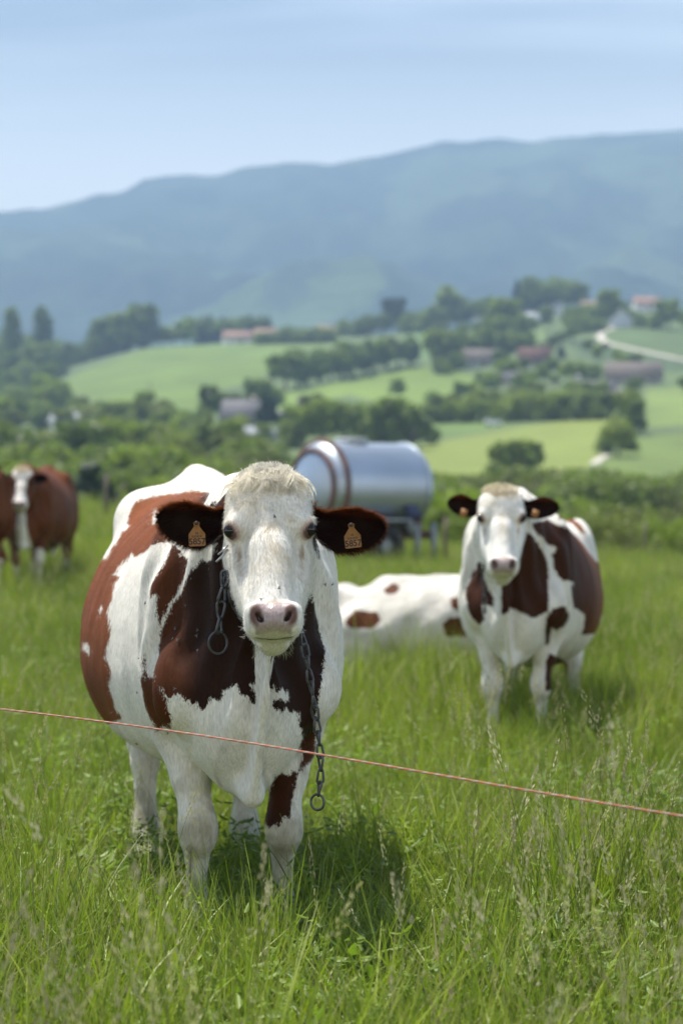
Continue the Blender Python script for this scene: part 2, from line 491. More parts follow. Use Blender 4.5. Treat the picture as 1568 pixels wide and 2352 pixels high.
def crown_data(kind, n, leaf, seed, mat):
    rs = np.random.RandomState(seed)
    lobes = []
    if kind == 'round':
        for _ in range(16):
            a = rs.uniform(0, 6.28); h = rs.uniform(.36, .86); r = .30 * math.sqrt(max(.05, 1 - ((h - .55) / .46) ** 2))
            lobes.append(((r * math.cos(a), r * math.sin(a), h), np.array([.15, .15, .12]) * rs.uniform(.45, 1.3)))
        lobes.append(((0, 0, .6), np.array([.26, .26, .3])))
    elif kind == 'tall':
        for _ in range(18):
            a = rs.uniform(0, 6.28); h = rs.uniform(.25, .92); r = .17 * math.sqrt(max(.05, 1 - ((h - .55) / .5) ** 2))
            lobes.append(((r * math.cos(a), r * math.sin(a), h), np.array([.11, .11, .12]) * rs.uniform(.75, 1.2)))
        lobes.append(((0, 0, .6), np.array([.16, .16, .34])))
    elif kind == 'poplar':
        for k in range(12):
            h = .12 + .8 * k / 11; r = .035
            a = rs.uniform(0, 6.28); w = .085 * (1 - .6 * abs(h - .5))
            lobes.append(((r * math.cos(a), r * math.sin(a), h), np.array([w, w, .1])))
    elif kind == 'conifer':
        for k in range(16):
            h = .12 + .82 * k / 15; w = .24 * (1 - h) + .025
            for _ in range(2):
                a = rs.uniform(0, 6.28)
                lobes.append(((w * .5 * math.cos(a), w * .5 * math.sin(a), h), np.array([w * .75, w * .75, .05])))
    elif kind == 'bush':
        for _ in range(14):
            a = rs.uniform(0, 6.28); r = rs.uniform(.1, .48); h = rs.uniform(.2, .72) * (1 - .3 * r)
            lobes.append(((r * math.cos(a), r * math.sin(a), h), np.array([.26, .26, .22]) * rs.uniform(.7, 1.15)))
        lobes.append(((0, 0, .4), np.array([.45, .45, .4])))
    vol = np.array([np.prod(l[1]) ** (2 / 3) for l in lobes]); vol /= vol.sum()
    idx = rs.choice(len(lobes), n, p=vol)
    cen = np.array([l[0] for l in lobes])[idx]; rad = np.array([l[1] for l in lobes])[idx]
    d = rs.normal(size=(n, 3)); d /= np.linalg.norm(d, axis=1, keepdims=True)
    P = cen + d * rad * (rs.uniform(.55, 1.1, n)[:, None])
    Nn = d * .5 + rs.normal(size=(n, 3)) * .7 + np.array([0, 0, .35]); Nn /= np.linalg.norm(Nn, axis=1, keepdims=True)
    V, F = quads_at(P, Nn, leaf, rs)
    v = np.repeat(np.clip(rs.normal(.5, .22, n) + .35 * (rs.uniform(size=len(lobes))[idx] - .5), 0, 1), 4)
    return mesh_data('crown', V, F, mat, smooth=False, attrs={'v': v})

def trunk_data(kind, seed, mat):
    rs = np.random.RandomState(seed)
    mb = MB()
    top = .9 if kind in ('conifer', 'poplar') else .62
    if kind == 'bush':
        for _ in range(6):
            a = rs.uniform(0, 6.28)
            mb.tube([(0.03 * math.cos(a), .03 * math.sin(a), -.03), (.14 * math.cos(a), .14 * math.sin(a), .2), (.3 * math.cos(a), .3 * math.sin(a), .5)], [.022, .016, .006], 6)
    else:
        hs = np.linspace(-.04, top, 6)
        mb.tube([(.012 * math.sin(h * 9 + seed), .012 * math.cos(h * 7), h) for h in hs], np.linspace(.03, .008, 6), 8)
        for k in range(8):
            a = rs.uniform(0, 6.28); h = rs.uniform(.2, top * .9); L = .24 if kind in ('round',) else .12
            mb.tube([(0, 0, h), (L * .5 * math.cos(a), L * .5 * math.sin(a), h + .07), (L * math.cos(a), L * math.sin(a), h + .17)], [.012, .008, .003], 5)
    return mb.data('trunk', mat, smooth=True)

TREE = {}
def tree_kinds():
    bark = simple('tree_bark', (.09, .07, .05), .9, bump=.5)
    g = dict(
        mid=leafy('foliage_mid_green', (.11, .155, .028), (.30, .345, .065), .45),
        dark=leafy('foliage_dark', (.095, .135, .034), (.235, .285, .065), .42),
        light=leafy('foliage_spring_green', (.16, .22, .03), (.32, .38, .06), .42),
        olive=leafy('foliage_olive', (.11, .125, .038), (.24, .27, .075), .42),
        blue=leafy('foliage_conifer', (.025, .045, .030), (.06, .09, .055), .2))
    k = 0
    for kind in ('round', 'tall', 'poplar', 'conifer', 'bush'):
        for near in (0, 1):
            for var in range((4 if kind in ('round', 'bush') else 2) if kind in ('round', 'tall', 'bush') else 1):
                n = 12000 if near else 1900
                leaf = (.0135 if near else .032) * (1.25 if kind == 'bush' else (.75 if kind in ('poplar', 'conifer') else 1))
                tr = trunk_data(kind, k, bark)
                base = crown_data(kind, n, leaf, 100 + k, g['mid'])
                for cn, mt in g.items():
                    c = base if cn == 'mid' else base.copy()
                    if cn != 'mid': c.materials[0] = mt
                    TREE[(kind, cn, near, var)] = (c, tr)
                k += 1
tree_count = [0]
KNAME = dict(round='broadleaf_tree', tall='broadleaf_tree', poplar='poplar_tree', conifer='conifer_tree', bush='bush')
KCAT = dict(round='tree', tall='tree', poplar='poplar', conifer='conifer', bush='bush')
def plant(p, h, kind, col, label, group=None, wide=1.0, near=None):
    rs = np.random.RandomState(1000 + tree_count[0]); tree_count[0] += 1
    if near is None: near = 1 if p[1] < 210 else 0
    var = rs.randint(4) if kind in ('round', 'bush') else (rs.randint(2) if kind == 'tall' else 0)
    c, t = TREE[(kind, col, near, var)]
    e = empty(KNAME[kind], (float(p[0]), float(p[1]), float(p[2]) - .02 * h), rs.uniform(0, 6.28))
    e.scale = (h * wide, h * wide * rs.uniform(.9, 1.1), h)
    prop(e, label, KCAT[kind], group)
    link('trunk', t, e); link('crown', c, e)
    return e

ORD = ['first', 'second', 'third', 'fourth', 'fifth', 'sixth', 'seventh', 'eighth', 'ninth', 'tenth', 'eleventh', 'twelfth', 'thirteenth', 'fourteenth', 'fifteenth', 'sixteenth', 'seventeenth', 'eighteenth', 'nineteenth', 'twentieth']
def ordn(k):
    if k < 20: return ORD[k]
    t = ['twenty', 'thirty', 'forty', 'fifty'][(k + 1) // 10 - 2]
    r = (k + 1) % 10
    return t + '-' + ORD[r - 1] if r else {'twenty': 'twentieth', 'thirty': 'thirtieth', 'forty': 'fortieth', 'fifty': 'fiftieth'}[t]

def row(pts, noun, where, group):
    """pts: (px, top, base, kind, colour[, wide[, distance]]); labelled by order from the left"""
    pts = sorted(pts, key=lambda q: q[0])
    for k, q in enumerate(pts):
        px, top, base, kind, col = q[:5]
        wide = q[5] if len(q) > 5 else 1.0
        if len(q) > 6 and q[6]:
            y = q[6]; x = (px - 784) / FPX * y; p = np.array([x, y, float(terrain(x, y))])
        else:
            p = on_ground(px, base)
        ztop = CAM_H - (top - HOR) / FPX * p[1]
        h = max(ztop - p[2], 2.0)
        if kind == 'bush': wide_ = wide
        else: wide_ = wide
        plant(p, h, kind, col, '%s %s %s' % (ordn(k), noun, where), group, wide_)

def build_trees():
    tree_kinds()
    rs = np.random.RandomState(8)
    # skyline, left
    row([(35, 708, 775, 'poplar', 'dark', 1.5), (97, 703, 775, 'poplar', 'dark', 1.6)], 'slim dark poplar', 'on the left skyline against the mountain', 'slim poplars on the left skyline')
    row([(225, 732, 785, 'tall', 'dark'), (262, 712, 800, 'round', 'mid', 1.0), (292, 706, 808, 'tall', 'mid', 1.3), (328, 697, 800, 'tall', 'dark', 1.5), (372, 742, 792, 'round', 'mid', 1.2), (400, 748, 786, 'round', 'mid', 1.3), (428, 729, 782, 'round', 'light', 1.0)],
        'tall tree', 'in the clump at the top left of the big meadow', 'tall trees at the top left of the big meadow')
    q = [(452 + 15 * k, 724 + rs.randint(-4, 6), 772, 'conifer' if k % 3 else 'round', 'blue' if k % 3 else 'dark', 1.3, 905) for k in range(12)]
    row(q, 'dark tree', 'in the skyline belt by the pink roofs', 'dark trees in the skyline belt by the pink roofs')
    q = [(595 + 17 * k, (758 if k < 3 else 744) + rs.randint(-3, 5), 774, 'bush', 'mid', 1.0, 830) for k in range(10)]
    row(q, 'hedge bush', 'along the top edge of the big meadow', 'hedge bushes along the top of the big meadow')
    # left slope mass
    q = [(5, 760, 850, 'round', 'mid'), (45, 752, 870, 'round', 'mid', 1.0), (85, 775, 880, 'round', 'dark', 1.1), (20, 800, 895, 'round', 'dark', 1.2), (62, 815, 890, 'bush', 'mid', .9), (120, 765, 850, 'bush', 'mid', .9), (-40, 760, 870, 'round', 'mid', 1.1), (-90, 790, 880, 'round', 'dark', 1.2)]
    row(q, 'rounded tree', 'in the wood at the left edge under the poplars', 'rounded trees in the wood at the left edge')
    q = [(140 + 24 * k, 772 + (k % 3) * 7 - k * 2, 848 - k * 6.5, 'round' if k % 2 else 'bush', ['dark', 'mid', 'dark'][k % 3], 1.15) for k in range(10)]
    row(q, 'tree', 'down the upper left side of the big meadow', 'trees down the upper left side of the big meadow')
    q = [(105, 850, 935, 'round', 'light', .9), (130, 862, 945, 'bush', 'mid'), (80, 880, 950, 'bush', 'mid', .8), (10, 900, 1000, 'round', 'mid', .9), (-20, 880, 990, 'round', 'dark'), (40, 905, 985, 'round', 'dark', .9), (105, 925, 985, 'bush', 'dark'), (240, 908, 960, 'bush', 'dark', .9), (275, 912, 968, 'bush', 'mid'), (310, 925, 975, 'bush', 'dark', .8), (375, 930, 985, 'bush', 'mid', 1.1), (425, 935, 975, 'bush', 'dark')]
    row(q, 'bushy tree', 'along the lower left edge of the big meadow', 'bushy trees along the lower left of the big meadow')
    row([(463, 920, 985, 'bush', 'dark', .8), (480, 884, 975, 'tall', 'dark', 1.0), (505, 900, 970, 'tall', 'dark', .9), (535, 895, 950, 'round', 'dark', 1), (575, 866, 940, 'tall', 'dark', .9), (608, 862, 935, 'round', 'mid', .8), (640, 880, 930, 'bush', 'mid', .7)],
        'dark tree', 'above the grey roofed farmhouse in the middle', 'dark trees above the grey roofed farmhouse')
    row([(617, 890, 1000, 'round', 'blue', .62), (600, 930, 1005, 'conifer', 'blue', 1.2)], 'dark conifer', 'in front of the grey roofed farmhouse wall', 'dark conifers in front of the farmhouse')
    # tree row between the meadows
    q = [(655 + 26 * k, 806 - k * 3.6 + rs.randint(-7, 7), 897 - k * 5.2, 'tall' if k % 2 else 'round', 'dark' if k % 4 else 'mid', 1.25) for k in range(12)]
    row(q, 'tall tree', 'in the dark row between the two meadows', 'tall trees in the dark row between the two meadows')
    q = [(1000 + 28 * k, 758 + rs.randint(-10, 10), 850 - 3 * k, 'round' if k % 2 else 'tall', ['mid', 'dark'][k % 2], 1.25) for k in range(8)]
    row(q, 'broad tree', 'in the clump below the hilltop village', 'broad trees in the clump below the hilltop village')
    # skyline, right
    q = [(790, 728, 772, 'bush', 'mid', 1), (820, 722, 772, 'bush', 'dark', 1), (852, 716, 770, 'round', 'mid', 1.1), (880, 712, 766, 'round', 'dark', 1.1), (908, 671, 760, 'round', 'blue', .85), (940, 706, 765, 'bush', 'mid', 1), (972, 712, 765, 'round', 'mid', 1), (1005, 700, 762, 'round', 'mid', 1)]
    row(q, 'skyline tree', 'left of the hilltop village above the tree row', 'skyline trees left of the hilltop village')
    q = [(1022, 654, 755, 'tall', 'mid', 1.5), (1048, 664, 755, 'round', 'mid', .9), (1078, 684, 750, 'round', 'dark', 1), (1105, 676, 750, 'round', 'dark', 1), (1130, 690, 770, 'round', 'dark', 1), (1160, 684, 795, 'tall', 'mid', 1.4), (1190, 712, 800, 'round', 'dark', .9), (1140, 720, 800, 'round', 'mid', 1.0)]
    row(q, 'big tree', 'in the clump at the left end of the hilltop village', 'big trees at the left end of the hilltop village')
    q = [(1186, 638, 722, 'conifer', 'blue', .8), (1212, 645, 720, 'tall', 'dark', 1.2), (1233, 629, 718, 'round', 'dark', .95), (1262, 640, 712, 'round', 'dark', 1.1), (1292, 630, 716, 'round', 'mid', 1.15), (1320, 640, 712, 'round', 'dark', 1), (1345, 690, 730, 'bush', 'mid'), (1375, 690, 740, 'bush', 'mid')]
    row(q, 'dark tree', 'on the skyline behind the village houses', 'dark skyline trees behind the village houses')
    q = [(1253, 700, 762, 'round', 'dark', .9), (1312, 694, 762, 'round', 'mid', 1.1), (1335, 715, 765, 'bush', 'mid'), (1372, 722, 762, 'bush', 'mid'), (1398, 664, 742, 'tall', 'mid', 1.3), (1425, 685, 738, 'round', 'mid'), (1450, 700, 745, 'bush', 'mid'), (1472, 715, 752, 'bush', 'dark'), (1500, 712, 755, 'bush', 'mid'), (1535, 676, 758, 'round', 'mid', 1.0), (1580, 700, 762, 'round', 'mid'), (1640, 690, 765, 'round', 'dark')]
    row(q, 'garden tree', 'among the village houses on the hilltop', 'garden trees among the village houses')
    q = [(1025, 795, 850, 'bush', 'mid', 1), (1050, 800, 858, 'round', 'mid', .9), (1010, 815, 855, 'bush', 'dark', 1), (1150, 800, 850, 'round', 'mid', 1), (1172, 812, 870, 'bush', 'mid', .9), (1288, 786, 824, 'conifer', 'blue', 1.4), (1265, 815, 850, 'bush', 'mid', .9), (1245, 828, 882, 'round', 'light', .9), (1300, 826, 880, 'round', 'light', .9), (1335, 818, 870, 'bush', 'mid', .9), (1362, 830, 872, 'bush', 'dark'), (1205, 845, 895, 'bush', 'mid', .9), (1125, 840, 890, 'bush', 'mid'), (1100, 848, 880, 'bush', 'dark', .8), (1222, 800, 815, 'bush', 'mid', .8)]
    row(q, 'garden tree', 'around the lower farm roofs on the hillside', 'garden trees around the lower farm roofs')
    row([(912, 862, 915, 'round', 'dark', .95), (1057, 870, 930, 'round', 'dark', .8), (1570, 860, 905, 'round', 'dark', .9)], 'lone round tree', 'standing on the meadow strip', 'lone round trees on the meadow strip')
    q = [(985 + 26 * k, 918 + rs.randint(-6, 6) - k * 1.5, 972 - k * .6, 'bush' if k % 2 else 'round', ['mid', 'dark', 'mid', 'light'][k % 4] if k < 11 else 'dark', 1.0) for k in range(17)]
    row(q, 'hedge tree', 'in the hedge above the yellow field', 'hedge trees above the yellow field')
    q = [(1000 + 34 * k, 886 + rs.randint(-6, 6), 945, 'bush', 'mid', .9) for k in range(12) if k not in (1, 2)]
    row(q, 'shrubby tree', 'behind the hedge over the yellow field', 'shrubby trees behind the hedge')
    row([(1440, 888, 992, 'round', 'mid', .85), (1462, 905, 1000, 'tall', 'dark', 1.1), (1418, 950, 1050, 'round', 'mid', .9), (1395, 975, 1040, 'bush', 'dark', .8), (1440, 985, 1035, 'bush', 'mid', .8)], 'dense tree', 'in the clump at the right end of the yellow field', 'dense trees at the right end of the yellow field')
    q = [(700, 925, 1030, 'round', 'mid', .9), (745, 900, 1030, 'round', 'mid', .9), (790, 908, 1030, 'round', 'dark', .85), (822, 930, 1025, 'round', 'mid', .8), (672, 950, 1030, 'bush', 'mid', .8), (868, 928, 1035, 'tall', 'dark', 1.2), (900, 912, 1035, 'tall', 'mid', 1.2), (935, 925, 1032, 'tall', 'dark', 1.3), (965, 955, 1030, 'round', 'dark', .9), (990, 975, 1020, 'bush', 'dark', .9)]
    row(q, 'leafy tree', 'in the grove behind the water tank', 'leafy trees in the grove behind the water tank')
    row([(1150, 1003, 1100, 'round', 'mid', .8), (1192, 994, 1100, 'round', 'mid', .95), (1222, 1010, 1095, 'round', 'dark', .7), (1130, 1050, 1110, 'bush', 'dark', .8)], 'tree', 'in the clump in front of the yellow field', 'trees in front of the yellow field')
    # near woods below the pasture, placed by distance
    q = []
    for k in range(26):
        px = -60 + 27 * k + rs.uniform(-8, 8); d = rs.uniform(215, 265)
        q.append((px, 966 + rs.uniform(-26, 26) + (12 if px > 350 else 0), 0, 'tall' if k % 6 == 2 else 'round', ['dark', 'mid', 'olive', 'mid', 'dark'][k % 5], rs.uniform(.85, 1.1), d))
    row(q, 'tree crown', 'in the upper rank of the valley wood left of the tank', 'upper rank of the valley wood')
    q = []
    for k in range(24):
        px = -70 + 30 * k + rs.uniform(-9, 9); d = rs.uniform(150, 200)
        q.append((px, 1018 + rs.uniform(-32, 34), 0, 'tall' if k % 7 == 3 else 'round', ['dark', 'mid', 'light', 'dark', 'mid', 'olive'][k % 6], rs.uniform(.8, 1.05), d))
    row(q, 'tree crown', 'in the middle rank of the valley wood behind the cows', 'middle rank of the valley wood')
    q = []
    for k in range(17):
        px = -60 + 42 * k + rs.uniform(-10, 10); d = rs.uniform(100, 135)
        q.append((px, 1082 + rs.uniform(-34, 36), 0, 'tall' if k % 5 == 2 else 'round', ['mid', 'dark', 'light', 'dark'][k % 4], rs.uniform(.8, 1.05), d))
    row(q, 'tree crown', 'in the lower rank of the valley wood behind the cows', 'lower rank of the valley wood')
    row([(215, 1042, 0, 'conifer', 'blue', 1.25, 96), (180, 1090, 0, 'conifer', 'blue', 1.2, 98)], 'dark blue-green conifer', 'rising out of the valley wood behind the pasture', 'dark conifers in the valley wood')
    q = []
    for k in range(22):
        px = 960 + 31 * k + rs.uniform(-9, 9); d = rs.uniform(150, 185)
        q.append((px, 1076 + rs.uniform(-22, 26) - (8 if px > 1230 else 0), 0, 'round', ['mid', 'dark', 'mid', 'olive', 'dark'][k % 5], rs.uniform(.8, 1.05), d))
    row(q, 'tree', 'in the rear rank of the thicket right of the tank', 'rear rank of the thicket right of the tank')
    q = []
    for k in range(22):
        px = 940 + 33 * k + rs.uniform(-10, 10); d = rs.uniform(88, 118)
        q.append((px, 1128 + rs.uniform(-30, 34), 0, 'round' if k % 3 else 'bush', ['mid', 'dark', 'olive', 'dark', 'mid', 'light'][k % 6], .9, d))
    row(q, 'tree', 'in the front rank of the thicket right of the tank', 'front rank of the thicket right of the tank')
    row([(1075, 1098, 0, 'round', 'light', .85, 84), (1045, 1130, 0, 'bush', 'light', .8, 82)], 'bright yellow-green tree', 'between the water tank and the right cow', 'bright trees beside the water tank')
    q = []
    for k in range(30):
        px = 560 + 37 * k + rs.uniform(-10, 10); d = rs.uniform(58, 70)
        q.append((px, 1216 + rs.uniform(-34, 26), 0, 'round' if k % 4 == 1 else 'bush', ['mid', 'dark', 'mid', 'light', 'dark', 'olive'][k % 6], .95, d))
    row(q, 'low bush', 'along the far edge of the pasture', 'low bushes along the far edge of the pasture')
    q = []
    for k in range(14):
        px = -60 + 46 * k + rs.uniform(-10, 10); d = rs.uniform(72, 84)
        q.append((px, 1130 + rs.uniform(-26, 26), 0, 'round' if k % 2 else 'bush', ['mid', 'dark', 'light', 'dark'][k % 4], .9, d))
    row(q, 'bush', 'just over the crest of the pasture at the left', 'bushes over the crest of the pasture at the left')

def fill_trees():
    rs = np.random.RandomState(77)
    zones = [
        ([(985, 725), (1200, 735), (1380, 790), (1500, 850), (1500, 900), (1340, 900), (1130, 905), (1010, 860)], 44, (24, 46), ['mid', 'olive', 'dark', 'mid', 'light'], 'among the farm gardens below the hilltop village', 'trees among the farm gardens below the village'),
        ([(0, 925), (150, 945), (330, 945), (480, 955), (640, 1010), (640, 1040), (300, 1030), (0, 1010)], 46, (40, 66), ['mid', 'light', 'olive', 'mid'], 'on the wooded slope under the big meadow', 'trees on the wooded slope under the big meadow'),
        ([(660, 940), (900, 945), (960, 1000), (930, 1040), (680, 1040)], 18, (44, 72), ['mid', 'olive', 'light'], 'deep in the grove behind the water tank', 'deep trees of the grove behind the water tank'),
        ([(-40, 790), (130, 800), (150, 870), (130, 930), (-40, 930)], 16, (44, 70), ['mid', 'dark', 'mid'], 'in the left edge wood below the poplars', 'inner trees of the left edge wood'),
        ([(790, 742), (1000, 735), (1010, 768), (800, 770)], 12, (26, 40), ['mid', 'dark', 'mid'], 'in the belt left of the hilltop village', 'belt trees left of the hilltop village'),
        ([(1000, 925), (1390, 905), (1390, 940), (1000, 965)], 20, (34, 50), ['mid', 'light', 'olive'], 'woven into the hedge above the yellow field', 'trees woven into the hedge above the yellow field'),
    ]
    for poly, n, hr, cols, where, grp in zones:
        poly = np.array(poly, float); lo, hi = poly.min(0), poly.max(0); got = []
        while len(got) < n:
            q = rs.uniform(lo, hi)
            if poly_sd(q[None], poly)[0] > 0: got.append(q)
        pts = [(a, b - rs.uniform(*hr), b, 'round' if rs.uniform() < .6 else 'bush', cols[rs.randint(len(cols))], rs.uniform(.85, 1.15)) for a, b in got]
        row(pts, 'tree', where, grp)

# ------------------------------------------------------------------ houses, lane, car, pole
def house(px, py, wpx, hpx, wall, roof, label, depth=.8, rz=0, floors=1, roofh=.55, d=None, chim=True, group=None, name='house'):
    if d: x = (px - 784) / FPX * d; p = np.array([x, d, float(terrain(x, d))])
    else: p = on_ground(px, py)
    s = p[1] / FPX
    W = wpx * s; H = hpx * s; D = W * depth
    e = empty(name, (float(p[0]), float(p[1]) + D * .3, float(p[2]) - .6), rz)
    prop(e, label, 'house' if name == 'house' else 'barn', group)
    Hw = H * (1 - roofh) + .6; Hr = H * roofh
    mb = MB()
    w, dd = W / 2, D / 2
    V = [(-w, -dd, 0), (w, -dd, 0), (w, dd, 0), (-w, dd, 0), (-w, -dd, Hw), (w, -dd, Hw), (w, dd, Hw), (-w, dd, Hw), (-w, 0, Hw + Hr), (w, 0, Hw + Hr)]
    mb.add(V, [[0, 1, 5, 4], [2, 3, 7, 6]], None)
    mb.add([V[1], V[2], V[6], V[9], V[5]], None, [[0, 1, 2], [0, 2, 3], [0, 3, 4]])
    mb.add([V[3], V[0], V[4], V[8], V[7]], None, [[0, 1, 2], [0, 2, 3], [0, 3, 4]])
    mb.build('wall', wall, e)
    sl = math.atan2(Hr, dd); L = math.hypot(Hr, dd) + .5
    rf = MB()
    for sgn in (-1, 1):
        cy = sgn * (dd + .45 * math.cos(sl)) / 2; cz = Hw + Hr / 2 - .2 * math.sin(sl) + .1
        rf.box((0, cy, cz), (W + .9, L, .18), 0, -sgn * sl)
        for k in range(5):      # courses of tiles, a little proud
            t = (k + .5) / 5
            rf.box((0, sgn * (dd + .4) * t, Hw + Hr * (1 - t) + .22), (W + .94, .16, .06), 0, -sgn * sl)
    r_o = rf.build('roof', roof, e)
    if chim:
        MB().box((w * .45, .2, Hw + Hr + .3), (.7, .6, 1.3)).box((w * .45, .2, Hw + Hr + .98), (.85, .75, .1)).build('chimney', wall, r_o)
    nwin = max(2, min(6, int(W / 3)))
    wm = None
    for f in range(floors):
        for k in range(nwin):
            xx = -w + (k + .7) * W / (nwin + .4); zz = (Hw - .6) * (f + .55) / floors + .6
            hh = min(1.3, (Hw - .6) / floors * .5)
            o = MB().box((xx, -dd - .04, zz), (1.1, .08, hh)).build('window', M['glass'], e)
            MB().box((xx, -dd - .06, zz + hh / 2 + .06), (1.3, .14, .1)).box((xx, -dd - .06, zz - hh / 2 - .05), (1.3, .18, .1)).box((xx, -dd - .09, zz), (.07, .05, hh)).build('window_frame', M['frame'], o)
    MB().box((w * .1, -dd - .05, 1.35), (1.1, .1, 2.1)).build('door', M['door'], e)
    return e

def strip(P, w, name, mat, z=.08):
    P = np.array(P); T = np.gradient(P[:, :2], axis=0); T /= np.linalg.norm(T, axis=1, keepdims=True)
    Nn = np.stack([-T[:, 1], T[:, 0]], 1)
    cols = np.linspace(-.5, .5, 5)
    V = []
    for c in cols:
        q = P[:, :2] + Nn * w * c
        V.append(np.stack([q[:, 0], q[:, 1], terrain(q[:, 0], q[:, 1]) + z], 1))
    V = np.stack(V, 1); m = len(P)
    i = np.arange(m - 1)[:, None] * 5 + np.arange(4)[None]
    F = np.stack([i, i + 1, i + 6, i + 5], -1).reshape(-1, 4)
    return link(name, mesh_data(name, V.reshape(-1, 3), F, mat))

def build_houses():
    M['glass'] = simple('window_glass', (.05, .06, .07), .15, noise=.1, spec=.8)
    M['frame'] = simple('window_frame_paint', (.6, .58, .54), .5)
    M['door'] = simple('door_wood', (.12, .07, .045), .6)
    cream = simple('render_cream', (.55, .5, .4), .9, noise=.15, scale=.7)
    white = simple('render_white', (.75, .73, .7), .9, noise=.1, scale=.7)
    stone = simple('render_grey', (.34, .32, .29), .9, noise=.25, scale=.7)
    rpink = simple('roof_tile_pink', (.36, .22, .17), .85, noise=.3, scale=1.5)
    rred = simple('roof_tile_red_brown', (.13, .065, .052), .85, noise=.35, scale=1.5)
    rgrey = simple('roof_slate_grey', (.17, .16, .17), .8, noise=.25, scale=1.5)
    rbrown = simple('roof_weathered_brown', (.2, .165, .145), .85, noise=.25, scale=1.5)
    rlite = simple('roof_sheet_pale', (.5, .52, .55), .5, noise=.12, scale=1)
    H = house
    H(548, 768, 72, 30, white, rpink, d=850, label= 'long low house with a pink roof on the skyline, left of two', rz=R(8), group='pink roofed houses in the skyline belt')
    H(610, 764, 50, 32, cream, rpink, d=850, label= 'smaller pink roofed house at the right end of the dark skyline trees', rz=R(-10), group='pink roofed houses in the skyline belt')
    H(745, 752, 44, 34, white, rpink, d=850, label= 'pale house with a faded roof alone on the skyline above the meadow', rz=R(12))
    H(949, 722, 36, 30, cream, rgrey, 'pale house half hidden beside the dark round skyline tree', rz=R(-6))
    H(1104, 682, 34, 28, white, rlite, 'white house peeping over the tree tops on the skyline', d=930)
    H(1266, 716, 52, 36, white, rlite, 'bright white house with a pale roof under the dark skyline trees', rz=R(-25))
    H(1226, 748, 62, 30, stone, rlite, 'long low house with a sheet roof on the village slope', rz=R(28), depth=.5)
    H(1359, 728, 46, 36, cream, rpink, 'pinkish house between garden trees in the middle of the village', rz=R(5))
    H(1428, 752, 44, 40, rlite, rgrey, 'blue-grey gabled house beside the bend of the pale lane', rz=R(80), depth=1.2)
    H(1484, 714, 58, 32, white, rpink, 'white walled house with a pink roof at the right of the skyline', rz=R(6))
    H(1106, 844, 84, 42, stone, rbrown, 'wide grey-brown barn below the big village trees', rz=R(4), depth=.5, roofh=.62, chim=False, name='barn')
    H(1228, 842, 70, 44, stone, rred, 'dark red-brown roofed farmhouse next to a small conifer', rz=R(-8), roofh=.65)
    H(1182, 886, 56, 30, cream, rgrey, 'small grey roofed cottage over the hedge gardens', rz=R(10), roofh=.6)
    H(1456, 884, 124, 52, stone, rbrown, 'very large brown roofed barn on the right hillside', rz=R(-4), depth=.42, roofh=.72, chim=False, name='barn')
    H(1330, 905, 44, 36, white, rgrey, 'white gabled cottage at the left of the large barn', rz=R(75), depth=1.3)
    H(1378, 912, 66, 36, stone, rgrey, 'grey roofed farm wing just below the large barn', rz=R(-6), depth=.6, roofh=.65, chim=False)
    H(1412, 926, 40, 26, cream, rbrown, 'low outhouse in front of the large barn by the clump', rz=R(12))
    H(152, 988, 62, 38, white, rlite, 'white house with a pale roof in the trees at the left', rz=R(-12), roofh=.5)
    H(200, 985, 42, 30, cream, rlite, 'lean-to cottage right of the white house at the left', rz=R(10))
    H(222, 950, 120, 24, stone, rbrown, 'long dark shed along the bottom edge of the big meadow', depth=.25, chim=False, name='barn')
    H(560, 985, 92, 66, cream, rgrey, 'grey roofed farmhouse in the middle behind the cow', rz=R(-6), roofh=.66)
    H(604, 1012, 84, 30, stone, rlite, 'low annexe with a pale roof beneath the grey farmhouse', rz=R(3), depth=.4, chim=False)
    H(646, 996, 22, 40, white, rgrey, 'narrow white gable at the right of the grey farmhouse', rz=R(80))
    H(700, 934, 26, 22, cream, rbrown, 'tiny pale hut on the meadow above the grove', chim=False)
    # pale lane winding down from the village
    lane_m = simple('pale_gravel', (.5, .46, .39), .95, noise=.15, scale=.6)
    pts = [(1410, 752), (1385, 762), (1374, 774), (1392, 788), (1430, 797), (1480, 808), (1530, 819), (1600, 832), (1680, 845)]
    P = [on_ground(a, b) for a, b in pts]
    P = np.array(P); t = np.linspace(0, len(P) - 1, 60)
    P = np.stack([np.interp(t, range(len(P)), P[:, k]) for k in range(3)], 1)
    prop(strip(P, 2.7, 'lane', lane_m), kind='structure')
    pts = [(1345, 1085), (1368, 1060), (1392, 1046)]
    P = np.array([on_ground(a, b) for a, b in pts])
    prop(strip(P, 1.3, 'path', lane_m), kind='structure')
    # white van under the hedge
    p = on_ground(1131, 978)
    e = empty('van', p, R(5)); e.scale = (.7, .7, .7); prop(e, 'tiny white van parked under the hedge above the yellow field', 'van')
    wp = simple('van_paint', (.8, .8, .8), .3, noise=.03)
    dk = simple('rubber', (.02, .02, .02), .8)
    V = []
    prof = [(-2.2, .35), (2.2, .35), (2.25, 1.0), (1.6, 1.15), (1.0, 1.75), (-1.9, 1.85), (-2.2, 1.6)]
    body = MB(); n = len(prof)
    VV = [(a, -.85, b) for a, b in prof] + [(a, .85, b) for a, b in prof]
    body.add(VV, [[k, (k + 1) % n, n + (k + 1) % n, n + k] for k in range(n)])
    body.add([(0, -.85, 1)] + VV[:n], None, [[0, 1 + (k + 1) % n, 1 + k] for k in range(n)])
    body.add([(0, .85, 1)] + VV[n:], None, [[0, 1 + k, 1 + (k + 1) % n] for k in range(n)])
    body.build('body', wp, e)
    MB().box((.6, -.87, 1.38), (.9, .03, .4)).build('window', M['glass'], e)
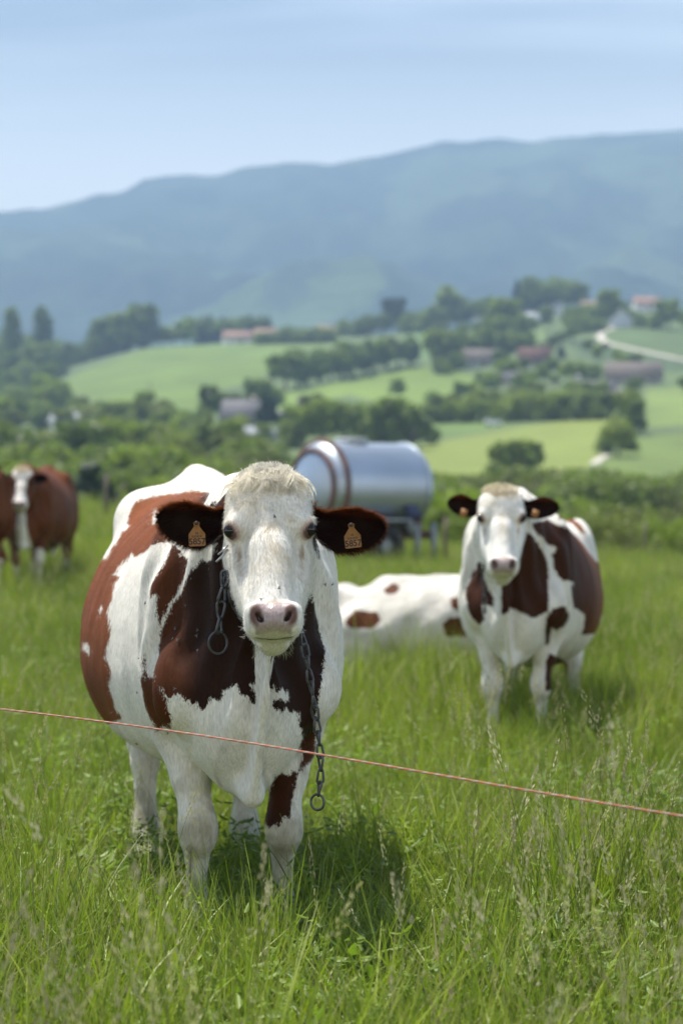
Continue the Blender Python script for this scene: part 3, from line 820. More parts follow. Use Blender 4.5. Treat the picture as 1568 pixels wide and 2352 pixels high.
    MB().box((-.6, -.87, 1.38), (1.1, .03, .4)).build('window', M['glass'], e)
    for xx in (-1.4, 1.45):
        for yy in (-.8, .8):
            MB().tube([(xx, yy - .1, .33), (xx, yy + .1, .33)], .33, 14).build('wheel', dk, e, smooth=False)
    # poles
    wood = simple('weathered_wood', (.16, .13, .1), .9, bump=.3)
    for k, (px, base, top, lab) in enumerate([(345, 935, 878, 'thin utility pole standing low on the big meadow'), (948, 1035, 985, 'pale pole against the grove behind the water tank')]):
        p = on_ground(px, base); h = (base - top) / FPX * p[1]
        e = empty('utility_pole', p); prop(e, lab, 'pole')
        MB().tube([(0, 0, -.3), (0, 0, h)], [.16, .11], 10).build('pole', wood, e, smooth=True)
        MB().box((0, 0, h - .4), (1.6, .1, .12)).build('crossarm', wood, e)
    # fence posts at the far edge of the pasture
    for k, (px, d, lab) in enumerate([(245, 36, 'fence post on the crest behind the brown cow'), (1022, 34, 'fence post beside the right end of the water tank'), (1210, 44, 'fence post behind the brown ears of the right cow'), (1480, 44, 'fence post before the thicket at the far right'), (-60, 36, 'fence post beyond the left edge')]):
        if k == 4: continue
        x = (px - 784) / FPX * d; z = float(terrain(x, d))
        e = MB().tube([(0, 0, -.2), (0, 0, .6), (.01, 0, .95)], [.038, .035, .03], 8).build('fence_post', wood, None, True, (x, d, z))
        prop(e, lab, 'post', 'wooden posts at the far edge of the pasture')

# ------------------------------------------------------------------ water tank on wheels
def build_tanker():
    d = 34.5
    gz = simple('galvanised_steel', (.42, .47, .54), .46, metal=.92, noise=.12, scale=1.2)
    rust = simple('rusty_red_paint', (.13, .06, .045), .85, noise=.4, scale=5)
    dk = simple('tyre_rubber', (.022, .022, .024), .8)
    gp = simple('grey_steel_paint', (.3, .33, .36), .5, noise=.15)
    blu = simple('dark_blue_plate', (.03, .04, .1), .5)
    a = R(38)                                  # long axis turned away towards the right
    x0 = (832 - 784) / FPX * d
    z0 = float(terrain(x0, d))
    e = empty('water_tank', (x0, d, z0), a)
    prop(e, 'silver galvanised water tank trailer with red straps parked behind the cows', 'water tank')
    L, r, zc = 1.74, .745, 1.37
    M90 = np.array(Matrix.Rotation(R(90), 3, 'Y'))
    prof = []
    for t in np.linspace(0, 1, 9): prof.append((r * math.sin(t * math.pi / 2) + 1e-3, -L / 2 - .32 * math.cos(t * math.pi / 2)))
    for t in np.linspace(.05, .95, 8): prof.append((r, -L / 2 + L * t))
    for t in np.linspace(0, 1, 9): prof.append((r * math.cos(t * math.pi / 2) + 1e-3, L / 2 + .32 * math.sin(t * math.pi / 2)))
    t_o = MB().lathe(prof, 48, (0, 0, zc), M90)
    t_o.build('tank', gz, e, smooth=True)
    for xx, rr in ((-L / 2 - .02, r + .015), (-L / 2 - .20, r * .80)):
        th = np.linspace(0, 2 * np.pi, 40, endpoint=False)
        MB().tube([(xx, rr * math.cos(t), zc + rr * math.sin(t)) for t in th], .045, 8, closed=True).build('strap', rust, e, smooth=True)
    th = np.linspace(0, 2 * np.pi, 40, endpoint=False)
    MB().tube([(L / 2 - .02, (r + .005) * math.cos(t), zc + (r + .005) * math.sin(t)) for t in th], .02, 8, closed=True).build('weld_seam', gz, e, smooth=True)
    hp = MB().lathe([(.001, .07), (.26, .07), (.28, .04), (.28, -.05)], 24, (-.25, 0, zc + r)); hp.build('filler_hatch', gp, e, smooth=False)
    MB().box((L / 2 - .35, -r * .9, zc - .36), (.3, .05, .42), rx=R(-24)).build('plate', blu, e)
    ch = MB()
    for yy in (-.38, .38):
        ch.box((-.1, yy, .55), (2.6, .1, .14))
    for xx in (-.9, 0, .9): ch.box((xx, 0, .54), (.1, .76, .1))
    ch.tube([(-1.6, -.36, .55), (-2.5, 0, .5)], .05, 8).tube([(-1.6, .36, .55), (-2.5, 0, .5)], .05, 8)
    ch.build('chassis', rust, e)
    for xx in (-.8, 0.0, .8):
        MB().box((xx, 0, .72), (.12, 1.1, .26)).build('cradle', rust, e)
    for xx in (.75, 1.12):
        for yy in (-.55, .55):
            MB().tube([(xx, yy, .75), (xx, yy, 0.02)], .05, 8).box((xx, yy, .03), (.22, .22, .04)).build('leg', gp, e, smooth=False)
    for yy in (-.72, .72):
        w = MB().lathe([(.16, -.11), (.34, -.12), (.37, -.06), (.37, .06), (.34, .12), (.16, .11)], 28, (0, 0, 0), np.array(Matrix.Rotation(R(90), 3, 'X')))
        wo = w.build('wheel', dk, e, True, (-.1, yy, .37))
        MB().lathe([(.02, -.06), (.17, -.04), (.17, .04), (.02, .06)], 20, (0, 0, 0), np.array(Matrix.Rotation(R(90), 3, 'X'))).build('rim', gp, wo, True)
        MB().box((-.1, yy, .80), (.95, .3, .04)).box((-.6, yy, .68), (.04, .3, .26), ry=R(15)).box((.4, yy, .68), (.04, .3, .26), ry=R(-15)).build('mudguard', gp, e)
# ------------------------------------------------------------------ cows: signed-distance body, surfaced as one continuous mesh
class Blob:
    def __init__(s): s.pr = []
    def add(s, fn, lo, hi, k=.05, sub=False): s.pr.append((fn, np.array(lo, float), np.array(hi, float), k, sub)); return s
    def ell(s, c, r, k=.05, Rm=None, sub=False):
        c = np.array(c, float); r = np.array(r, float)
        Rm = np.eye(3) if Rm is None else np.array(Rm)          # columns: axes of the ellipsoid
        def fn(x, y, z):
            x, y, z = x - c[0], y - c[1], z - c[2]
            a = (Rm[0, 0] * x + Rm[1, 0] * y + Rm[2, 0] * z)
            b = (Rm[0, 1] * x + Rm[1, 1] * y + Rm[2, 1] * z)
            d = (Rm[0, 2] * x + Rm[1, 2] * y + Rm[2, 2] * z)
            k0 = np.sqrt((a / r[0]) ** 2 + (b / r[1]) ** 2 + (d / r[2]) ** 2) + 1e-9
            k1 = np.sqrt((a / r[0] ** 2) ** 2 + (b / r[1] ** 2) ** 2 + (d / r[2] ** 2) ** 2) + 1e-9
            return k0 * (k0 - 1) / k1
        h = np.sqrt(((Rm * r[None]) ** 2).sum(1))
        return s.add(fn, c - h, c + h, k, sub)
    def cone(s, a, b, r1, r2, k=.05, sub=False):
        a = np.array(a, float); b = np.array(b, float); ab = b - a; L2 = max(ab @ ab, 1e-9)
        def fn(x, y, z):
            px, py, pz = x - a[0], y - a[1], z - a[2]
            t = np.clip((px * ab[0] + py * ab[1] + pz * ab[2]) / L2, 0, 1)
            return np.sqrt((px - t * ab[0]) ** 2 + (py - t * ab[1]) ** 2 + (pz - t * ab[2]) ** 2) - (r1 + (r2 - r1) * t)
        m = max(r1, r2)
        return s.add(fn, np.minimum(a, b) - m, np.maximum(a, b) + m, k, sub)
    def chain(s, pts, k=.05):
        for (a, ra), (b, rb) in zip(pts[:-1], pts[1:]): s.cone(a, b, ra, rb, k)
        return s
    def at(s, P):
        x, y, z = P[:, 0], P[:, 1], P[:, 2]
        F = np.full(len(P), 1.0)
        for fn, lo, hi, k, sub in s.pr: F = comb(F, fn(x, y, z), k, sub)
        return F
    def grid(s, xs, ys, zs):
        F = np.full((len(xs), len(ys), len(zs)), 1.0, np.float32)
        for fn, lo, hi, k, sub in s.pr:
            m = k + .03
            i0, i1 = np.searchsorted(xs, [lo[0] - m, hi[0] + m]); j0, j1 = np.searchsorted(ys, [lo[1] - m, hi[1] + m]); k0, k1 = np.searchsorted(zs, [lo[2] - m, hi[2] + m])
            if i0 >= i1 or j0 >= j1 or k0 >= k1: continue
            d = fn(xs[i0:i1, None, None], ys[None, j0:j1, None], zs[None, None, k0:k1])
            F[i0:i1, j0:j1, k0:k1] = comb(F[i0:i1, j0:j1, k0:k1], d, k, sub)
        return F

def comb(F, d, k, sub):
    if sub:
        d = -d
        h = np.clip(.5 - .5 * (d - F) / k, 0, 1)
        return F * h + d * (1 - h) + k * h * (1 - h)
    h = np.clip(.5 + .5 * (d - F) / k, 0, 1)
    return d * (1 - h) + F * h - k * h * (1 - h)

def surface_net(F, xs, ys, zs):
    ins = F < 0
    nx, ny, nz = F.shape
    c = np.zeros((nx - 1, ny - 1, nz - 1), np.int8)
    for a in (0, 1):
        for b in (0, 1):
            for d in (0, 1): c += ins[a:nx - 1 + a, b:ny - 1 + b, d:nz - 1 + d]
    I, J, K = np.nonzero((c > 0) & (c < 8))
    idx = np.full(c.shape, -1, np.int32); idx[I, J, K] = np.arange(len(I))
    S = np.zeros((len(I), 3)); cnt = np.zeros(len(I))
    cor = [(a, b, d) for a in (0, 1) for b in (0, 1) for d in (0, 1)]
    G = (xs, ys, zs)
    for a in range(8):
        for b in range(a + 1, 8):
            p, q = cor[a], cor[b]
            if sum(abs(p[t] - q[t]) for t in range(3)) != 1: continue
            fa = F[I + p[0], J + p[1], K + p[2]]; fb = F[I + q[0], J + q[1], K + q[2]]
            m = (fa < 0) != (fb < 0)
            t = np.where(m, fa / np.where(m, fa - fb, 1), 0)
            for ax, arr in enumerate((I, J, K)):
                ga = G[ax][arr + p[ax]]; gb = G[ax][arr + q[ax]]
                S[:, ax] += np.where(m, ga + (gb - ga) * t, 0)
            cnt += m
    V = S / cnt[:, None]
    Q = []
    for ax in range(3):
        sl0 = [slice(None)] * 3; sl1 = [slice(None)] * 3
        sl0[ax] = slice(0, -1); sl1[ax] = slice(1, None)
        o = [t for t in range(3) if t != ax]
        A = ins[tuple(sl0)]; B = ins[tuple(sl1)]
        ch = A != B
        m = np.zeros_like(ch)
        sl = [slice(None)] * 3; sl[o[0]] = slice(1, -1); sl[o[1]] = slice(1, -1)
        m[tuple(sl)] = ch[tuple(sl)]
        E = np.stack(np.nonzero(m), 1)
        flip = ~A[E[:, 0], E[:, 1], E[:, 2]]
        def cell(du, dv):
            e = E.copy(); e[:, o[0]] -= du; e[:, o[1]] -= dv
            return idx[e[:, 0], e[:, 1], e[:, 2]]
        q = np.stack([cell(1, 1), cell(0, 1), cell(0, 0), cell(1, 0)], 1)
        if ax == 1: flip = ~flip
        q[flip] = q[flip][:, ::-1]
        Q.append(q)
    return V, np.concatenate(Q)

def relax(V, Q, it=2, lam=.5):
    n = len(V)
    e = np.concatenate([Q[:, [0, 1]], Q[:, [1, 2]], Q[:, [2, 3]], Q[:, [3, 0]]])
    for _ in range(it):
        S = np.zeros_like(V); c = np.zeros(n)
        for ax in range(3): S[:, ax] = np.bincount(e[:, 0], V[e[:, 1], ax], n) + np.bincount(e[:, 1], V[e[:, 0], ax], n)
        c = np.bincount(e.ravel(), minlength=n)
        V = V + lam * (S / np.maximum(c, 1)[:, None] - V)
    return V

def normals(V, Q):
    n = np.cross(V[Q[:, 2]] - V[Q[:, 0]], V[Q[:, 3]] - V[Q[:, 1]])
    N = np.zeros_like(V)
    for k in range(4):
        for ax in range(3): N[:, ax] += np.bincount(Q[:, k], n[:, ax], len(V))
    return N / (np.linalg.norm(N, axis=1, keepdims=True) + 1e-12)

def trunk_fn(st, p_up=1.9, p_dn=2.3):
    st = np.array(st, float)
    yy = np.linspace(st[0, 0], st[-1, 0], 200)
    tab = np.stack([np.interp(yy, st[:, 0], st[:, k]) for k in range(1, 5)], 1)
    ker = np.hanning(17); ker /= ker.sum()
    pad = np.vstack([np.repeat(tab[:1], 8, 0), tab, np.repeat(tab[-1:], 8, 0)])
    tab = np.stack([np.convolve(pad[:, k], ker, 'valid') for k in range(4)], 1)
    def fn(x, y, z):
        c = np.interp(y, yy, tab[:, 0]); w = np.interp(y, yy, tab[:, 1]); hu = np.interp(y, yy, tab[:, 2]); hd = np.interp(y, yy, tab[:, 3])
        dz = z - c
        ru = (np.abs(x / w) ** p_up + np.abs(dz / hu) ** p_up) ** (1 / p_up)
        rd = (np.abs(x / w) ** p_dn + np.abs(dz / hd) ** p_dn) ** (1 / p_dn)
        r = np.where(dz > 0, ru, rd)
        d = (r - 1) * np.minimum(w, .8 * np.where(dz > 0, hu, hd))
        e = np.maximum(st[0, 0] - y, y - st[-1, 0])
        return np.maximum(d, e)
    return fn

class Head:
    """frame of the head: S to its own left-right, L down the face, N out of the face"""
    def __init__(s, o, yaw=0, tilt=25, roll=0, sc=1.0):
        M_ = Matrix.Rotation(R(yaw), 3, 'Z') @ Matrix.Rotation(R(roll), 3, 'Y')
        t = R(tilt)
        s.S = np.array(M_ @ Vector((1, 0, 0))); s.L = np.array(M_ @ Vector((0, -math.sin(t), -math.cos(t)))); s.N = np.array(M_ @ Vector((0, -math.cos(t), math.sin(t))))
        s.o = np.array(o, float); s.sc = sc
        s.Rm = np.stack([s.S, s.L, s.N], 1); s.lk = 1.0
    GA = [-.5, 0, .05, .20, .405, .51, .60]; GB = [-.45, 0, .043, .150, .410, .487, .553]
    def fs(s, b): return np.interp(b, [.22, .40], [1.0, .905])
    def w(s, a, b, c): return s.o + (s.S * a * s.fs(b) + s.L * np.interp(b, s.GA, s.GB) + s.N * c) * s.sc
    def loc(s, P):
        q = ((P - s.o) @ s.Rm) / s.sc
        q[:, 1] = np.interp(q[:, 1], s.GB, s.GA)
        q[:, 0] = q[:, 0] / s.fs(q[:, 1])
        return q
    def slope(s, b): return float(np.interp(b + .02, s.GA, s.GB) - np.interp(b - .02, s.GA, s.GB)) / .04
    def rot(s, Ml): return s.Rm @ np.array(Ml)

def head_blob(h):
    B = Blob(); q = h.sc
    def E(c, r, k=.03, M_=None, sub=False): B.ell(h.w(*c), np.array(r) * np.array([h.fs(c[1]), h.slope(c[1]), 1]) * q, k * q, h.Rm if M_ is None else h.rot(M_), sub)
    def K(a, b, r1, r2, k=.03, sub=False): B.cone(h.w(*a), h.w(*b), r1 * q, r2 * q, k * q, sub)
    E((0, .085, -.105), (.113, .120, .100))                    # cranium
    E((0, .050, -.060), (.098, .070, .055), .04)               # broad poll
    for s in (-1, 1):
        E((s * .052, .115, -.050), (.052, .095, .038), .035)   # forehead planes
        E((s * .092, .178, -.062), (.028, .040, .036), .025)   # brow / orbit
        E((s * .100, .196, -.062), (.018, .030, .028), .018)
        E((s * .070, .240, -.162), (.037, .108, .060), .04)    # cheek
        K((s * .062, .20, -.195), (s * .036, .42, -.150), .043, .022, .05)   # jaw
        K((s * .076, .235, -.122), (s * .050, .385, -.098), .025, .028, .03)  # facial crest
    K((0, .11, -.080), (0, .26, -.062), .070, .054, .03)       # nasal bone
    K((0, .26, -.062), (0, .42, -.054), .054, .052, .03)
    K((0, .14, -.16), (0, .42, -.12), .080, .052, .05)
    E((0, .458, -.062), (.078, .056, .055), .025)              # muzzle
    for s in (-1, 1):
        E((s * .052, .466, -.055), (.031, .036, .048), .02)    # upper lip lobes
        E((s * .050, .436, -.018), (.031, .032, .022), .015)   # wing of the nostril
        E((s * .056, .435, -.050), (.028, .036, .042), .015)
    E((0, .456, -.020), (.056, .044, .024), .015)              # nose pad
    E((0, .474, -.055), (.066, .032, .050), .015)
    E((0, .484, -.115), (.040, .024, .032), .008)              # chin
    K((0, .475, -.130), (0, .36, -.165), .038, .055, .03)
    for s in (-1, 1):
        a = R(s * 32)
        Mx = [[math.cos(a), -math.sin(a), 0], [math.sin(a), math.cos(a), 0], [0, 0, 1]]
        E((s * .041, .471, .002), (.0090, .022, .024), .006, Mx, True)          # nostril
        E((s * .122, .204, -.050), (.020, .0125, .020), .006, None, True)        # eye socket
    return B

def cow_blob(h, spread=(.128, .185), bulge=1.0, rump=0.0):
    """standing cow facing -Y, origin on the ground between the front feet"""
    B = Blob()
    st = [(-.36, .84, .05, .08, .10), (-.28, .83, .13, .24, .27), (-.12, .87, .215, .40, .35), (.05, .90, .255, .475, .37), (.25, .88, .31, .50, .37),
          (.5, .86, .385, .515, .38), (.8, .85, .44 * bulge, .53, .385), (1.1, .86, .44 * bulge, .545, .36), (1.35, .92, .37, .50, .34), (1.55, .98, .29, .45, .33), (1.72, 1.03, .21, .38, .32), (1.84, 1.08, .10, .24, .26)]
    st = [(a, b - rump * .5 * smoothstep((a - .1) / 1.0), c, d - rump * .45 * smoothstep((a - .1) / 1.0), e_) for a, b, c, d, e_ in st]
    B.add(trunk_fn(st), (-.46, -.36, .4), (.46, 1.84, 1.45), .03)
    # rump: hooks, pins, sacrum
    q = rump
    B.cone((0, .95, 1.355 - q), (0, 1.30, 1.38 - q), .035, .045, .10)
    B.cone((0, 1.30, 1.39 - q), (0, 1.50, 1.435 - q), .040, .036, .06)
    B.cone((0, 1.50, 1.435 - q), (0, 1.72, 1.40 - q), .036, .036, .06)
    for s in (-1, 1):
        B.ell((s * .215, 1.26, 1.30 - q), (.055, .085, .045), .14)
        B.cone((s * .215, 1.28, 1.295 - q), (s * .12, 1.78, 1.22 - q), .045, .045, .11)
        B.cone((s * .20, 1.25, 1.30 - q), (0, 1.30, 1.37 - q), .035, .045, .11)
        B.ell((s * .225, 1.52, .92), (.115, .27, .33), .10)                     # thigh
        B.ell((s * .28, 1.24, .76), (.07, .12, .14), .09)                       # stifle
        x = s * spread[1]
        B.chain([((s * .23, 1.42, .80), .125), ((x, 1.60, .52), .068), ((x, 1.66, .45), .057), ((x, 1.60, .38), .047), ((x, 1.57, .17), .037), ((x, 1.56, .12), .047), ((x * 1.02, 1.50, .055), .043)], .04)
        B.ell((x * 1.03, 1.47, .035), (.052, .075, .042), .02)
        # shoulder and front leg
        B.ell((s * .222, .03, .96), (.075, .16, .30), .065)
        B.ell((s * .185, -.16, .80), (.085, .10, .12), .055)                      # point of shoulder
        f = s * spread[0]
        B.chain([((s * .19, .02, .84), .105), ((s * .175, .08, .66), .082), ((f * 1.12, .03, .52), .058), ((f * 1.02, -.005, .42), .047), ((f, -.018, .385), .054), ((f, -.014, .35), .050), ((f, .012, .295), .032), ((f, .02, .16), .029), ((f, .02, .115), .038), ((f * 1.02, -.03, .055), .037)], .025)
        B.ell((f * 1.03, -.05, .034), (.053, .072, .042), .015)
        B.ell((f, .055, .125), (.018, .014, .018), .015)                         # dew claw
    # udder
    B.ell((0, 1.28, .56), (.17, .20, .14), .08)
    for s in (-1, 1):
        for yy in (1.18, 1.36): B.cone((s * .08, yy, .46), (s * .09, yy, .385), .020, .014, .02)
    # neck
    base = np.array((0, .02, 1.10)); poll = h.w(0, .10, -.13); mid = (base + poll) / 2 + np.array((0, 0, -.02))
    B.chain([(base + (0, .12, .03), .215), (base, .225), (mid, .165), (poll, .115)], .09)
    B.chain([((0, .1, 1.30), .08), ((0, -.08, 1.33), .07), (h.w(0, .05, -.15), .07)], .08)   # crest
    thr = h.w(0, .24, -.22)
    B.cone((0, -.12, .92), thr, .16, .085, .09)
    B.ell((0, -.22, .74), (.14, .13, .17), .07)                                  # brisket
    # dewlap: a fan of thin folds from throat to brisket tip
    tip = np.array((.0, -.33, .50)); a0 = h.w(0, .36, -.185)
    for t in np.linspace(0, 1, 60):
        f = a0 * (1 - t) + tip * t + np.array((.0, -.035 * math.sin(t * math.pi), 0))
        b = np.array((0, -.10 + .0 * t, .95 - .38 * t))
        B.cone(f, b, .011, .022, .014)
    B.cone((0, -.30, .52), (0, -.1, .56), .025, .07, .06)
    return B

def coat_material():
    m, n, l, b = new_mat('cow_coat')
    at = n.new('ShaderNodeAttribute'); at.attribute_name = 'tint'
    pa = n.new('ShaderNodeAttribute'); pa.attribute_name = 'patch'
    br = n.new('ShaderNodeAttribute'); br.attribute_name = 'brown'
    tc = n.new('ShaderNodeTexCoord')
    mp = n.new('ShaderNodeMapping'); mp.inputs['Scale'].default_value = (1, 1, .55)
    l.new(tc.outputs['Object'], mp.inputs[0])
    n1 = n.new('ShaderNodeTexNoise'); n1.inputs['Scale'].default_value = 55; n1.inputs['Detail'].default_value = 5; n1.inputs['Roughness'].default_value = .65
    l.new(mp.outputs[0], n1.inputs[0])
    s1 = n.new('ShaderNodeMath'); s1.operation = 'MULTIPLY_ADD'; s1.inputs[1].default_value = .030; s1.inputs[2].default_value = -.015
    l.new(n1.outputs['Fac'], s1.inputs[0])
    ad = n.new('ShaderNodeMath'); ad.operation = 'ADD'; l.new(pa.outputs['Fac'], ad.inputs[0]); l.new(s1.outputs[0], ad.inputs[1])
    mr = n.new('ShaderNodeMapRange'); mr.inputs['From Min'].default_value = -.0025; mr.inputs['From Max'].default_value = .0025
    mpf = n.new('ShaderNodeMapping'); mpf.inputs['Scale'].default_value = (1, 1, .4); l.new(tc.outputs['Object'], mpf.inputs[0])
    nf = n.new('ShaderNodeTexNoise'); nf.inputs['Scale'].default_value = 320; nf.inputs['Detail'].default_value = 2; l.new(mpf.outputs[0], nf.inputs[0])
    sf = n.new('ShaderNodeMath'); sf.operation = 'MULTIPLY_ADD'; sf.inputs[1].default_value = .022; sf.inputs[2].default_value = -.011; l.new(nf.outputs['Fac'], sf.inputs[0])
    af = n.new('ShaderNodeMath'); af.operation = 'ADD'; l.new(ad.outputs[0], af.inputs[0]); l.new(sf.outputs[0], af.inputs[1])
    l.new(af.outputs[0], mr.inputs['Value'])
    wt = n.new('ShaderNodeAttribute'); wt.attribute_name = 'wet'
    wr = n.new('ShaderNodeMapRange'); wr.inputs['To Min'].default_value = .6; wr.inputs['To Max'].default_value = .28; l.new(wt.outputs['Fac'], wr.inputs['Value']); l.new(wr.outputs[0], b.inputs['Roughness'])
    ws = n.new('ShaderNodeMapRange'); ws.inputs['To Min'].default_value = .12; ws.inputs['To Max'].default_value = .55; l.new(wt.outputs['Fac'], ws.inputs['Value']); l.new(ws.outputs[0], b.inputs['Specular IOR Level'])
    # hair streaks running down the hide
    mp2 = n.new('ShaderNodeMapping'); mp2.inputs['Scale'].default_value = (1, .8, .22)
    l.new(tc.outputs['Object'], mp2.inputs[0])
    n2 = n.new('ShaderNodeTexNoise'); n2.inputs['Scale'].default_value = 190; n2.inputs['Detail'].default_value = 3
    l.new(mp2.outputs[0], n2.inputs[0])
    n3 = n.new('ShaderNodeTexNoise'); n3.inputs['Scale'].default_value = 9; n3.inputs['Detail'].default_value = 4
    l.new(mp.outputs[0], n3.inputs[0])
    m3 = n.new('ShaderNodeMapRange'); m3.inputs['From Min'].default_value = .3; m3.inputs['From Max'].default_value = .7; m3.inputs['To Min'].default_value = .86; m3.inputs['To Max'].default_value = 1.08
    l.new(n3.outputs['Fac'], m3.inputs['Value'])
    m2 = n.new('ShaderNodeMapRange'); m2.inputs['From Min'].default_value = .3; m2.inputs['From Max'].default_value = .7; m2.inputs['To Min'].default_value = .80; m2.inputs['To Max'].default_value = 1.12
    l.new(n2.outputs['Fac'], m2.inputs['Value'])
    mm = n.new('ShaderNodeMath'); mm.operation = 'MULTIPLY'; l.new(m2.outputs[0], mm.inputs[0]); l.new(m3.outputs[0], mm.inputs[1])
    mx = n.new('ShaderNodeMix'); mx.data_type = 'RGBA'
    l.new(mr.outputs[0], mx.inputs['Factor']); l.new(at.outputs['Color'], mx.inputs['A']); l.new(br.outputs['Color'], mx.inputs['B'])
    sc_ = n.new('ShaderNodeVectorMath'); sc_.operation = 'SCALE'; l.new(mx.outputs['Result'], sc_.inputs[0]); l.new(mm.outputs[0], sc_.inputs['Scale'])
    l.new(sc_.outputs[0], b.inputs['Base Color'])
    
    b.inputs['Sheen Weight'].default_value = .0; b.inputs['Sheen Roughness'].default_value = .4
    bp = n.new('ShaderNodeBump'); bp.inputs['Strength'].default_value = .35; bp.inputs['Distance'].default_value = .004
    l.new(n2.outputs['Fac'], bp.inputs['Height'])
    bp2 = n.new('ShaderNodeBump'); bp2.inputs['Strength'].default_value = .35; bp2.inputs['Distance'].default_value = .02
    l.new(n3.outputs['Fac'], bp2.inputs['Height']); l.new(bp.outputs[0], bp2.inputs['Normal'])
    l.new(bp2.outputs[0], b.inputs['Normal'])
    return m

WHITE = np.array([.77, .73, .65]); BROWN = np.array([.18, .052, .014]); DARKB = np.array([.046, .019, .010])

def polyset(V_world, adds, subs=()):
    """signed distance in metres to traced coat patches, carried onto the hide from where each point lies"""
    px = 784 + FPX * V_world[:, 0] / V_world[:, 1]; py = HOR - FPX * (V_world[:, 2] - CAM_H) / V_world[:, 1]
    P = np.stack([px, py], 1); s = V_world[:, 1] / FPX
    d = np.full(len(P), -1e3)
    for a in adds: d = np.maximum(d, poly_sd(P, a))
    for a in subs: d = np.minimum(d, -poly_sd(P, a))
    return d * s

def head_tint(Hl, col):
    """skin and stains of the face in head coordinates"""
    S, L, N = Hl[:, 0], Hl[:, 1], Hl[:, 2]; aS = np.abs(S)
    def mixc(c, f):
        nonlocal col
        f = np.clip(f, 0, 1)[:, None]; col = col * (1 - f) + np.array(c) * f
    nz = fbm(S * 60 + 9, L * 60, 3, 80)
    # nose pad: wide above, narrowing between the nostrils
    wpad = np.interp(L, [.405, .42, .44, .47, .50], [.050, .056, .060, .064, .058])
    pad = smoothstep((wpad - aS) / .010) * smoothstep((L - .413 - .004 * nz) / .010) * smoothstep((.516 - L) / .008) * smoothstep((N + .056) / .010)
    mixc((.35, .255, .25), pad * .9)
    mixc((.40, .25, .14), smoothstep(1 - np.hypot(S / .048, (L - .413) / .014)) * .65 * (N > -.05))
    for s in (-1, 1):
        q = np.hypot((S - s * .052) / .017, (L - .462) / .034)
        mixc((.16, .085, .07), smoothstep((1.35 - q) / .6) * (N > -.03))  # soft shade of the groove beside the nostril painted into the skin
        mixc((.035, .018, .016), smoothstep((1.0 - np.hypot((S - s * .041 + s * .5 * (L - .471)) / .0105, (L - .471) / .024)) / .35) * (N > -.04) * smoothstep((.004 - N) / .006))
        e = np.sqrt(((S - s * .108) / 1.0) ** 2 + ((L - .203)) ** 2 + ((N + .053)) ** 2)
        mixc((.48, .30, .24), smoothstep((.036 - e) / .012) * .8)
        mixc((.10, .06, .05), smoothstep((.0255 - e) / .006))
        # tear track
        tk = smoothstep((.010 + .004 * nz - np.abs(aS - (.088 - .05 * (L - .22)))) / .008) * smoothstep((L - .215) / .02) * smoothstep((.33 - L) / .09) * (S * s > 0)
        mixc((.40, .29, .16), tk * .55)
        mixc((.3, .2, .1), smoothstep(1 - np.hypot((S - s * .085) / .010, (L - .248) / .018)) * .7)
    # speckled lip corner, yellow-green tone on lips and chin
    spk = smoothstep((fbm(S * 190, L * 190, 2, 85) - .15) / .2)
    for s in (-1, 1): mixc((.12, .08, .06), spk * smoothstep(1 - np.hypot((S - s * .052) / .020, (L - .478) / .020)) * .8)
    mixc((.42, .40, .18), smoothstep((L - .500) / .016) * .6 * smoothstep((N + .15) / .03) * smoothstep((.065 - aS) / .02))
    mixc((.05, .03, .02), smoothstep((.0045 - np.abs(N + .067 + .8 * S * S)) / .003) * smoothstep((.058 - aS) / .008) * (L > .480) * .85)
    cr = smoothstep((fbm(S * 22 + 3, L * 16, 4, 87) - .0) / .45) * smoothstep((.36 - L) / .1)
    mixc((.66, .55, .38), cr * .45)
    # creamier poll
    mixc((.62, .52, .36), smoothstep((.06 - L) / .08) * .45)
    return col

